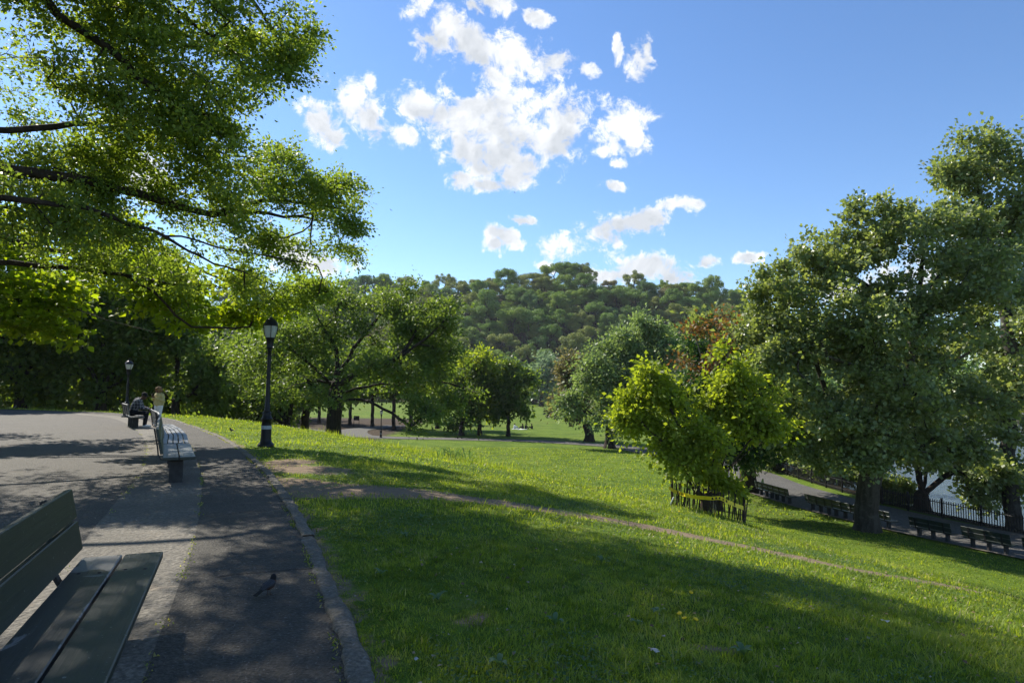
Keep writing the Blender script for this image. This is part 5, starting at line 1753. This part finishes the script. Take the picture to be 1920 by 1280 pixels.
bodyW = link('body', body_mesh('body', caps, 0.0085, [SKIN, cloth('yellow_cardigan', (0.46, 0.40, 0.19)), cloth('white_trousers', (0.72, 0.73, 0.75)), cloth('white_shoe', (0.6, 0.6, 0.6))]), W_)
hcaps = []
rr_ = random.Random(8)
for k in range(70):
    v = Vector((rr_.gauss(0, 1), rr_.gauss(0, 1) - 0.45, rr_.gauss(0, 1) + 0.55)).normalized()
    if v.y > 0.45 and v.z < 0.45:
        continue
    p = hc + np.array(v) * 0.105
    hcaps.append((p, p + np.array(v) * 0.03, 0.036, 0.03, 0))
hcaps.append((hc + [0, -0.02, 0.03], hc + [0, -0.03, 0.0], 0.11, 0.11, 0))
link('hair', body_mesh('hair', hcaps, 0.011, [cloth('curly_brown_hair', (0.20, 0.12, 0.06), 0.8)]), W_)
eyes(W_, hc, hf, hs, hu)
wp = at(296, 790, 26.0)
WR = math.radians(180 - 20)
W_.location = (wp[0], wp[1], 0.0)
W_.rotation_euler = (0, 0, WR)
W_.scale = (0.95, 0.95, 0.95)
ph = empty('mobile_phone', label='dark phone held in both hands by the standing woman', cat='phone')
link('phone_body', box_mesh('phone_body', (0.072, 0.010, 0.15), MAT['tape_black'], 0.004), ph)
link('screen', box_mesh('screen', (0.066, 0.002, 0.14), simple('dark_screen', (0.02, 0.025, 0.03), 0.15), 0, (0, -0.0062, 0)), ph)
pm = 0.95 * (Matrix.Rotation(WR, 4, 'Z') @ Vector((0, 0.315, 1.215)))
ph.location = W_.location + Vector(pm)
ph.rotation_euler = (math.radians(-28), 0, WR)

# seated man
S_ = empty('person', label='man in a black cap and dark plaid shirt hunched forward on the distant bench', cat='person')
caps = []
hc = np.array([0.0, 0.30, 1.17])
hf, hs, hu = head(caps, hc, (0, 1, -0.45), 0.1, 0)
caps += [((0, 0.16, 1.03), (0, 0.26, 1.11), 0.06, 0.055, 0), ((-0.13, 0.12, 0.98), (0.13, 0.12, 0.98), 0.105, 0.105, 1), ((0, 0.10, 0.96), (0, -0.05, 0.62), 0.165, 0.16, 1), ((-0.08, -0.06, 0.56), (0.08, -0.06, 0.56), 0.145, 0.145, 2)]
for k in (-1, 1):
    caps += [((0.19 * k, 0.13, 1.0), (0.25 * k, 0.24, 0.74), 0.072, 0.055, 1), ((0.25 * k, 0.24, 0.74), (0.09 * k, 0.46, 0.70), 0.055, 0.04, 1),
             ((0.10 * k, -0.04, 0.55), (0.14 * k, 0.40, 0.53), 0.095, 0.075, 2), ((0.14 * k, 0.40, 0.53), (0.13 * k, 0.36, 0.10), 0.072, 0.05, 2), ((0.13 * k, 0.35, 0.06), (0.15 * k, 0.53, 0.04), 0.048, 0.038, 3)]
    hand(caps, (0.085 * k, 0.47, 0.70), (-0.45 * k, 0.7, -0.2), -k, 0, 0.5)
link('body', body_mesh('body', caps, 0.0085, [SKIN2, plaid_mat(), cloth('black_trousers', (0.015, 0.015, 0.018)), cloth('pale_shoe', (0.62, 0.62, 0.60))]), S_)
cc = [(hc + hu * 0.045 - hf * 0.012, hc + hu * 0.05 - hf * 0.02, 0.104, 0.10, 0)]
for k in range(-3, 4):
    cc.append((hc + hu * 0.05 + hf * 0.07 + hs * 0.018 * k, hc + hu * 0.045 + hf * (0.165 - 0.004 * k * k) + hs * 0.018 * k, 0.012, 0.008, 0))
link('cap', body_mesh('cap', cc, 0.008, [cloth('black_cap', (0.012, 0.012, 0.014))]), S_)
eyes(S_, hc, hf, hs, hu)
fm = (FB0 * 0.62 + FB1 * 0.38)
fe_ = unit((FB1 - FB0)[None])[0]
fn = np.array([fe_[1], -fe_[0]])
S_.location = (fm[0] - fn[0] * 0.27, fm[1] - fn[1] * 0.27, 0.0)
S_.rotation_euler = (0, 0, math.atan2(fn[1], fn[0]) - math.pi / 2 - 0.25)


def walker_mesh(name, mats, stride=0.25, lean=0.0):
    caps = []
    head(caps, (0, 0.02 + lean, 1.6), (0, 1, 0), 0.1, 0)
    caps += [((0, 0, 1.42), (0, 0.01 + lean, 1.53), 0.055, 0.052, 0), ((-0.14, lean * .7, 1.36), (0.14, lean * .7, 1.36), 0.095, 0.095, 1), ((0, lean * .6, 1.3), (0, 0, 0.98), 0.15, 0.145, 1), ((-0.08, 0, 0.92), (0.08, 0, 0.92), 0.13, 0.13, 2)]
    for k in (-1, 1):
        f = stride * k
        caps += [((0.19 * k, 0, 1.37), (0.24 * k, -f * 0.4, 1.08), 0.06, 0.05, 1), ((0.24 * k, -f * 0.4, 1.08), (0.23 * k, -f * 0.5 + 0.08, 0.84), 0.048, 0.035, 1),
                 ((0.09 * k, 0, 0.9), (0.09 * k, f * 0.6, 0.48), 0.1, 0.068, 2), ((0.09 * k, f * 0.6, 0.48), (0.09 * k, f - 0.08, 0.09), 0.066, 0.045, 2), ((0.09 * k, f - 0.09, 0.05), (0.1 * k, f + 0.09, 0.035), 0.045, 0.035, 2)]
        hand(caps, (0.23 * k, -f * 0.5 + 0.085, 0.83), (0, 0.2, -1), -k, 0, 0.4)
    return body_mesh(name, caps, 0.022, mats)


dark = [SKIN2, cloth('dark_jacket', (0.02, 0.02, 0.024)), cloth('dark_trousers', (0.015, 0.016, 0.02))]
wm = walker_mesh('body', dark)
hairm = body_mesh('hair', [((0, 0.0, 1.66), (0, -0.02, 1.6), 0.1, 0.1, 0)], 0.02, [cloth('dark_hair', (0.01, 0.009, 0.008))])


def walker(label, u, v, d, rz, group, s=1.0):
    r_ = empty('person', label=label, cat='person', group=group)
    link('body', wm, r_)
    link('hair', hairm, r_)
    p = at(u, v, d)
    r_.location = (p[0], p[1], gz(p[0], p[1]) + 0.05)
    r_.rotation_euler = (0, 0, rz)
    r_.scale = (s, s, s)
    return r_


GW = 'dark walkers under the trees'
walker('dark-clothed walker under the trees just right of the lamp base, on their own', 514, 790, 104, 0.5, GW)
walker('left of two dark-clothed walkers side by side left of the flared oak', 526, 790, 104, 0.7, GW)
walker('right of two dark-clothed walkers side by side left of the flared oak', 532, 790, 105, 0.3, GW, 0.95)
walker('dark-clothed walker between the flared oak and the twin-trunked tree', 560, 792, 104, 2.5, GW)
walker('dark figure striding along the valley path under the small forked tree', 862, 822, 84, math.radians(-70), None, 1.02)
walker('tiny standing figure on the field behind the picnic', 986, 786, 150, 1.0, None, 0.9)
# picnic on the field
sit = []
head(sit, (0, 0.04, 0.78), (0, 1, -0.1), 0.1, 0)
sit += [((0, 0, 0.6), (0, 0.03, 0.7), 0.055, 0.052, 0), ((-0.13, 0, 0.55), (0.13, 0, 0.55), 0.1, 0.1, 1), ((0, -0.02, 0.5), (0, -0.08, 0.16), 0.155, 0.16, 1), ((-0.08, -0.06, 0.13), (0.08, -0.06, 0.13), 0.13, 0.13, 2)]
for k in (-1, 1):
    sit += [((0.19 * k, 0, 0.56), (0.25 * k, 0.1, 0.32), 0.06, 0.05, 1), ((0.25 * k, 0.1, 0.32), (0.14 * k, 0.34, 0.42), 0.05, 0.036, 1), ((0.1 * k, 0, 0.13), (0.14 * k, 0.4, 0.40), 0.095, 0.07, 2), ((0.14 * k, 0.4, 0.40), (0.13 * k, 0.62, 0.06), 0.068, 0.045, 2), ((0.13 * k, 0.62, 0.05), (0.14 * k, 0.78, 0.04), 0.04, 0.035, 2)]
    hand(sit, (0.14 * k, 0.345, 0.42), (-0.2 * k, 0.5, -0.6), -k, 0, 0.4)
sm_d = body_mesh('body', sit, 0.022, dark)
sm_l = body_mesh('body', sit, 0.022, [SKIN, cloth('white_top', (0.62, 0.64, 0.68)), cloth('pale_jeans', (0.30, 0.33, 0.38))])
hsit = body_mesh('hair', [((0, 0.0, 0.84), (0, -0.02, 0.78), 0.1, 0.1, 0)], 0.02, [cloth('black_hair', (0.01, 0.009, 0.008))])
for (u, me, rz, lb) in ((965, sm_l, -1.2, 'person in white sitting at the left end of the picnic blanket'), (980, sm_d, 1.2, 'person in dark clothes sitting in the middle of the picnic'), (986, sm_d, -0.5, 'person in dark clothes sitting close beside the middle picnicker'),
                        (997, sm_d, 1.4, 'person in dark clothes leaning at the right end of the picnic')):
    p = at(u, 803, 107)
    r_ = empty('person', (p[0], p[1], gz(p[0], p[1]) + 0.02), rz, label=lb, cat='person', group='picnickers on the field')
    link('body', me, r_)
    link('hair', hsit, r_)
p = at(974, 803.5, 106.5)
bl = np.array([(x, yv, 0.03 + 0.025 * math.sin(3 * x + yv * 2)) for yv in np.linspace(-0.9, 0.9, 7) for x in np.linspace(-1.3, 1.3, 9)])
fq = [(i * 9 + j, i * 9 + j + 1, (i + 1) * 9 + j + 1, (i + 1) * 9 + j) for i in range(6) for j in range(8)]
link('picnic_blanket', np_mesh('picnic_blanket', bl, np.full(len(fq), 4), np.array(fq), True, mats=[cloth('white_blanket', (0.6, 0.62, 0.62))]), label='white blanket spread on the field under the picnickers', cat='blanket', loc=(p[0], p[1], gz(p[0], p[1])))

# notice board in the shade
nb = empty('notice_board', label='small dark notice board on two legs in the shade beyond the oak', cat='sign')
link('board', box_mesh('board', (0.95, 0.06, 0.75), cloth('dark_board', (0.012, 0.013, 0.014)), 0.01, (0, 0, 1.45)), nb)
link('notice', box_mesh('notice', (0.22, 0.004, 0.18), cloth('grey_notice', (0.16, 0.17, 0.18)), 0, (-0.25, -0.033, 1.6)), nb)
for k in (-1, 1):
    link('post', box_mesh('post', (0.06, 0.06, 1.85), MAT['black_iron'], 0.005, (0.44 * k, 0.06, 0.9)), nb)
p = at(668, 797, 108)
nb.location = (p[0], p[1], gz(p[0], p[1]))

# ------------------------------------------------------------------ birds
BIRD_BLACK = cloth('robin_head', (0.008, 0.008, 0.009), 0.6)
BIRD_GREY = cloth('robin_back', (0.04, 0.041, 0.045), 0.6)
BIRD_RED = cloth('robin_breast', (0.075, 0.04, 0.028), 0.7)
rb = empty('robin', label='robin with a black head and grey back standing on the path, tail towards the camera', cat='bird')
bc = [((0, -0.038, 0.078), (0, 0.03, 0.088), 0.026, 0.036, 1), ((0, 0.03, 0.078), (0, 0.045, 0.098), 0.032, 0.030, 2), ((0, 0.0, 0.066), (0, 0.03, 0.072), 0.026, 0.028, 2), ((0, 0.045, 0.105), (0, 0.052, 0.132), 0.026, 0.024, 0), ((-0.003, 0.056, 0.138), (-0.006, 0.06, 0.137), 0.0225, 0.020, 0), ((0, -0.04, 0.074), (0, -0.075, 0.06), 0.022, 0.010, 1)]
link('body', body_mesh('body', bc, 0.0035, [BIRD_BLACK, BIRD_GREY, BIRD_RED]), rb)
for k in (-1, 1):
    wc = [((0.031 * k, 0.03, 0.098), (0.034 * k, -0.02, 0.088), 0.011, 0.013, 0), ((0.034 * k, -0.02, 0.086), (0.016 * k, -0.095, 0.062), 0.011, 0.003, 0), ((0.036 * k, 0.02, 0.085), (0.034 * k, -0.03, 0.078), 0.008, 0.008, 0)]
    link('wing', body_mesh('wing', wc, 0.003, [BIRD_GREY]), rb)
    lg = link('leg', tube_mesh('leg', [(0.013 * k, 0.008, 0.06), (0.014 * k, 0.0, 0.035), (0.014 * k, 0.008, 0.004)], [0.004, 0.0022, 0.002], SKIN2, 6), rb)
    for a in (-0.5, 0, 0.5, 3.14):
        link('toe', tube_mesh('toe', [(0.014 * k, 0.008, 0.003), (0.014 * k + 0.018 * math.sin(a), 0.008 + 0.018 * math.cos(a), 0.002)], [0.002, 0.001], SKIN2, 5), lg)
tl = bmesh.new()
for x0, x1, z in ((-0.012, -0.017, 0), (0.012, 0.017, 0)):
    pass
link('tail', body_mesh('tail', [((0.004 * j, -0.06, 0.064), (0.0085 * j, -0.155, 0.036 + 0.001 * abs(j)), 0.006, 0.0045, 0) for j in range(-2, 3)], 0.0028, [BIRD_BLACK]), rb)
bkm = lathe_mesh('beak', [(0.0065, 0), (0.005, 0.008), (0.0012, 0.021)], simple('yellow_beak', (0.35, 0.20, 0.03), 0.5), 8)
o = link('beak', bkm, rb)
o.location = (-0.022, 0.066, 0.136)
o.rotation_euler = (math.radians(-80), 0, math.radians(60))
rp0 = EYE + ray(503, 1117) * (-1.55 / ray(503, 1117)[2])
rb.location = (rp0[0], rp0[1], 0.009)
rb.rotation_euler = (0, 0, math.radians(-20))
rb.scale = (0.9, 0.9, 0.9)
r3 = dup(rb, label='tiny dark bird on the sunlit grass left of the tall lamp', sc=(1, 1, 1), rz=math.radians(70))
gp = hit(434, 812)
r3.location = (gp[0], gp[1], gz(gp[0], gp[1]) + 0.03)


def flying_bird(label, u, v, d, rz, span, roll):
    root = empty('flying_bird', label=label, cat='bird', group='birds in the sky')
    m = [BIRD_BLACK]
    link('body', body_mesh('body', [((0, -0.16, 0), (0, 0.1, 0), 0.03, 0.055, 0), ((0, 0.1, 0), (0, 0.2, 0.01), 0.05, 0.032, 0)], 0.02, m), root)
    link('tail', body_mesh('tail', [((0.02 * j, -0.15, 0), (0.045 * j, -0.32, 0), 0.018, 0.014, 0) for j in (-1, 0, 1)], 0.014, m), root)
    for k in (-1, 1):
        link('wing', body_mesh('wing', [((0.04 * k, 0.06, 0.02), (span * 0.45 * k, 0.08, 0.10), 0.035, 0.028, 0), ((0.04 * k, -0.03, 0.02), (span * 0.45 * k, -0.03, 0.10), 0.03, 0.025, 0), ((span * 0.45 * k, 0.07, 0.10), (span * k, -0.10, 0.06), 0.03, 0.012, 0), ((span * 0.45 * k, -0.02, 0.10), (span * 0.8 * k, -0.10, 0.08), 0.028, 0.014, 0)], 0.018, m), root)
    root.location = at(u, v, d)
    root.rotation_euler = (0.1, roll, rz)
    return root


flying_bird('bird gliding in the blue sky below and left of the big cloud, wings spread', 733, 394, 150, 0.9, 0.55, 0.35)
flying_bird('small bird in the sky just under the big cloud', 965, 361, 160, 1.3, 0.45, -0.1)

# ------------------------------------------------------------------ lath fence with tape round the shrub
lf = empty('lath_fence', label='dark lath fence leaning in a ring round the lime-green shrub', cat='fence')
RC = np.array([6.76, 21.75])
RR = 1.2
rg = [RC + RR * np.array([math.cos(t) * (1 + 0.06 * math.sin(3 * t)), math.sin(t) * 0.9]) for t in np.linspace(math.pi, 3 * math.pi, 25)]
rg = smooth_line(np.array(rg), 0.02)
ra_ = np.concatenate([[0], np.cumsum(np.linalg.norm(np.diff(rg, axis=0), axis=1))])
lathm = box_mesh('lath', (0.038, 0.012, 0.95), MAT['lath'], 0, (0, 0, 0.42))
rl = random.Random(4)
s = 0.0
tops = []
while s < ra_[-1]:
    x, y = np.interp(s, ra_, rg[:, 0]), np.interp(s, ra_, rg[:, 1])
    o = link('lath', lathm, lf)
    z = gz(x, y)
    lean = 0.25 if s < 0.9 else 0.05
    o.location = (x, y, z)
    o.rotation_euler = (rl.gauss(0, 0.04), -lean + rl.gauss(0, 0.06), rl.uniform(0, 3.1))
    o.scale = (1, 1, rl.uniform(0.85, 1.1))
    tops.append((x, y, z))
    s += 0.115
for h in (0.25, 0.65):
    link('wire', tube_mesh('wire', [(x - 0.12 * h, y, z + h) for x, y, z in tops] , 0.004, MAT['dark_iron'], 4), lf)
# the tape
def front_d(u):
    x = (u - 960) / F * 21.0 - RC[0]
    return RC[1] - RR * 0.9 * math.sqrt(max(0.0, 1 - (x / RR) ** 2)) - 0.16


tp = [at(u, v, front_d(u)) for u, v in ((1254, 914), (1268, 922), (1284, 927), (1300, 931), (1322, 933), (1336, 934), (1349, 933), (1368, 942), (1394, 952))]
tp = smooth_line(np.array(tp), 0.1)
n = len(tp)
tw = 0.06
tilt_ = 0.25 * np.sin(np.linspace(0, 9, n))
Vt = np.concatenate([tp + np.column_stack([np.zeros(n), tilt_ * tw, np.full(n, tw)]), tp - np.column_stack([np.zeros(n), tilt_ * tw, np.full(n, tw)])])
ft = [(i, i + 1, n + i + 1, n + i) for i in range(n - 1)]
tape = link('barrier_tape', np_mesh('barrier_tape', Vt, np.full(len(ft), 4), np.array(ft), True, mats=[MAT['tape_yellow']]), label='yellow barrier tape with black print strung along the lath fence', cat='barrier tape')
# worn black print along the tape
Vl, fl = [], []
for i in range(3, n - 3):
    if (i // 8) % 2 == 0 and rl.random() < 0.75:
        a = tp[i]
        e = unit((tp[i + 1] - tp[i])[None])[0]
        nrm = unit(np.cross(e, [0, 0, 1.0])[None])[0]
        if nrm[1] > 0:
            nrm = -nrm
        h = tw * rl.uniform(0.45, 0.6)
        w = 0.03
        k = len(Vl)
        for dx, dz in ((-w, -h), (w, -h), (w * rl.uniform(.3, 1), h), (-w * rl.uniform(.3, 1), h)):
            Vl.append(a + e * dx + np.array([0, 0, dz]) + nrm * 0.012)
        fl.append((k, k + 1, k + 2, k + 3))
link('print', np_mesh('print', np.array(Vl), np.full(len(fl), 4), np.array(fl), mats=[MAT['tape_black']]), tape)
p = at(1256, 944, 21.5)
stake = link('marker_tube', lathe_mesh('marker_tube', [(0.022, 0.0), (0.022, 0.30), (0.018, 0.31)], MAT['white_plastic'], 10), label='short white plastic tube leaning in the grass by the left end of the tape', cat='tube', loc=(p[0], p[1], gz(p[0], p[1])))
stake.rotation_euler = (0.1, 0.42, 0)
lg = np.random.default_rng(9)
# ------------------------------------------------------------------ lakeside picket fence
pf = empty('picket_fence', label='low dark picket fence between the lakeside path and the water', cat='fence')
fl_ = smooth_line([(39, 0), (32, 11), (27.2, 20), (24.8, 27), (23.4, 32), (22.2, 37), (21.9, 46), (22.1, 54), (22.8, 64), (24, 74)], 0.13)
bmf = bmesh.new()
for i, (x, y) in enumerate(fl_):
    z = gz(x, y)
    add_box(bmf, (0.03, 0.035, 0.85), (x, y, z + 0.5))
link('picket', bm_mesh('picket', bmf, MAT['black_iron']), pf, kind='stuff')
postm = box_mesh('post', (0.09, 0.09, 1.1), MAT['black_iron'], 0.008, (0, 0, 0.5))
for i in range(0, len(fl_), 16):
    x, y = fl_[i]
    link('post', postm, pf, loc=(x, y, gz(x, y)))
for h in (0.22, 0.8):
    link('rail', tube_mesh('rail', [(x, y, gz(x, y) + h) for x, y in fl_[::4]], 0.022, MAT['black_iron'], 5), pf)

def scatter_bits(name, n, r0, r1, size, seed, mat, on_lawn, up, patch=False):
    r = np.random.default_rng(seed)
    a = r.uniform(math.radians(-50), math.radians(50), n)
    rr = np.sqrt(r.uniform(r0 * r0, r1 * r1, n))
    P = np.stack([np.sin(a) * rr, np.cos(a) * rr], 1)
    s = line_dist(P, KERB)
    k = (s > 0.12) if on_lawn else ((s < 0.0) & (s > -2.6))
    if patch:
        k &= vnoise(P[:, 0], P[:, 1], 2.3, 31) + 0.5 * vnoise(P[:, 0], P[:, 1], 7.0, 32) > r.uniform(0.15, 0.6, n)
    P = P[k]
    n = len(P)
    z = ground_z(P[:, 0], P[:, 1]) + up if on_lawn else np.full(n, 0.016)
    B = np.column_stack([P, z + r.uniform(0, 1, n) * (0.02 if on_lawn else 0.0)])
    A = unit(np.column_stack([r.normal(0, 1, (n, 2)), r.normal(0, 0.15, n)]))
    Nn = np.column_stack([r.normal(0, 0.35, (n, 2)), np.ones(n)])
    Nn = unit(Nn - (Nn * A).sum(1, keepdims=True) * A)
    L = size * r.uniform(0.5, 1.4, n)
    link(name, leaf_mesh(name, B, A, Nn, L, L * r.uniform(0.5, 0.95, n), r.uniform(0, 1, n), [mat]), kind='stuff')


MAT['clover'] = leaf_mat('clover_leaf', [(0.04, 0.075, 0.022), (0.06, 0.105, 0.03), (0.085, 0.13, 0.045)], 0.4, (1.2, 1.3, 0.5), 0.5, 0.3, 1.4)
MAT['dead'] = leaf_mat('dead_leaf', [(0.10, 0.065, 0.035), (0.20, 0.14, 0.075), (0.36, 0.31, 0.22)], 0.15, (1.1, 1.0, 0.8), 0.7, 0.2, 1.0)
scatter_bits('clover', 150000, 2.3, 13.0, 0.021, 61, MAT['clover'], True, 0.022, True)
scatter_bits('dead_leaves', 2600, 2.3, 13.0, 0.028, 62, MAT['dead'], True, 0.02)
scatter_bits('path_debris', 1500, 2.2, 14.0, 0.014, 63, MAT['dead'], False, 0.0)
# ------------------------------------------------------------------ weeds, dandelions, litter on the lawn


def big_leaf(L, W):
    n = 7
    V, f = [], []
    for i in range(n):
        t = i / (n - 1)
        w = W * math.sin(math.pi * min(1, t * 0.92 + 0.06)) ** 0.8
        z = 0.35 * L * math.sin(t * 2.4)
        for sgn in (-1, 0, 1):
            V.append((sgn * w / 2, t * L, z + abs(sgn) * w * 0.18))
    for i in range(n - 1):
        for j in range(2):
            a = i * 3 + j
            f.append((a, a + 1, a + 4, a + 3))
    return np_mesh('leaf', np.array(V), np.full(len(f), 4), np.array(f), True, {'tint': ('FACE', np.full(len(f), 0.6))}, [MAT['weed']])


LEAF = big_leaf(0.13, 0.055)
wd_lab = [((1040, 1182), 'pale broad-leaved weed in the shaded lawn at the bottom middle'), ((935, 1258), 'pale broad-leaved weed nearest the bottom of the lawn'), ((788, 976), 'broad-leaved weed in the upper left of the lawn, near the bare trail'), ((1196, 1180), 'broad-leaved weed in the shade left of the dandelions'),
          ((714, 1082), 'small broad-leaved weed close to the kerb in the lit patch'), ((1236, 1160), 'broad-leaved weed just above the two dandelions'), ((820, 1128), 'broad-leaved weed in the dark lawn left of the bare spots'), ((1395, 1240), 'broad-leaved weed at the bottom right of the dandelions'),
          ((760, 1010), 'broad-leaved weed at the top edge of the near lit patch'), ((1128, 1060), 'lone broad-leaved weed where the big shade begins')]
wroot = None
for i, ((u, v), lb) in enumerate(wd_lab):
    p = hit(u, v)
    root = empty('broadleaf_weed', (p[0], p[1], gz(p[0], p[1]) + 0.015), label=lb, cat='weed', group='broad-leaved weeds in the lawn')
    for k in range(rl.randint(4, 6)):
        o = link('leaf', LEAF, root)
        s = rl.uniform(0.4, 0.75)
        o.scale = (s, s, s)
        o.rotation_euler = (rl.uniform(0.0, 0.5), 0, k * 1.25 + rl.uniform(-0.3, 0.3))
fm_ = lathe_mesh('flower', [(0.004, -0.004), (0.016, 0.0), (0.019, 0.006), (0.012, 0.012), (0.003, 0.013)], simple('dandelion_yellow', (0.75, 0.48, 0.01), 0.7), 10)
sm_ = tube_mesh('stem', [(0, 0, -0.02), (0.005, 0, 0.03), (0, 0.004, 0.085)], 0.0025, MAT['weed'], 5)
for (u, v), lb in (((1284, 1190), 'left dandelion of the pair in the shaded lawn'), ((1305, 1190), 'right dandelion of the pair in the shaded lawn'), ((1275, 1182), 'smaller dandelion just behind the pair'), ((1296, 1138), 'single dandelion in the shade above the pair'), ((1274, 968), 'dandelion in the sunlit grass below the taped shrub')):
    p = hit(u, v)
    root = empty('dandelion', (p[0], p[1], gz(p[0], p[1])), label=lb, cat='flower', group='yellow dandelions in the grass')
    o = link('flower', fm_, root)
    o.location = (0, 0.004, 0.088)
    o.rotation_euler = (rl.uniform(-.4, .4), rl.uniform(-.4, .4), 0)
    o.scale = (0.95, 0.95, 0.9)
    link('stem', sm_, root)
pap = cloth('pale_litter', (0.34, 0.34, 0.31))
for (u, v), s, lb in (((1660, 1174), 0.055, 'scrap of white paper in the sunny lawn at the right'), ((1228, 1238), 0.05, 'pale crumpled leaf in the dark lawn at the bottom'), ((780, 1252), 0.03, 'pale scrap beside the kerb at the bottom of the lawn')):
    p = hit(u, v)
    V = np.array([(0.6 * math.cos(a) * s * rl.uniform(.7, 1.2), 0.5 * math.sin(a) * s * rl.uniform(.7, 1.2), rl.uniform(0.0, 0.35) * s) for a in np.linspace(0, 6.283, 9)[:-1]] + [(0, 0, 0.25 * s)])
    f = [(k, (k + 1) % 8, 8) for k in range(8)]
    link('litter', np_mesh('litter', V, np.full(8, 3), np.array(f), mats=[pap]), label=lb, cat='litter', loc=(p[0], p[1], gz(p[0], p[1]) + 0.03))
# clump of tall blue-green weeds on the crest
p = hit(852, 862)
root = empty('tall_weed', (p[0], p[1], gz(p[0], p[1])), label='clump of tall blue-green weeds on the crest of the slope', cat='weed')
for k in range(40):
    o = link('leaf', LEAF, root)
    s = rl.uniform(1.2, 2.8)
    o.scale = (s * 0.28, s, s)
    o.location = (rl.uniform(-0.5, 0.5), rl.uniform(-0.2, 0.2), rl.uniform(0, 0.15))
    o.rotation_euler = (rl.uniform(0.5, 1.1), 0, rl.uniform(0, 6.28))
print('tris', sum(len(m.loops) - 2 * len(m.polygons) for m in bpy.data.meshes))
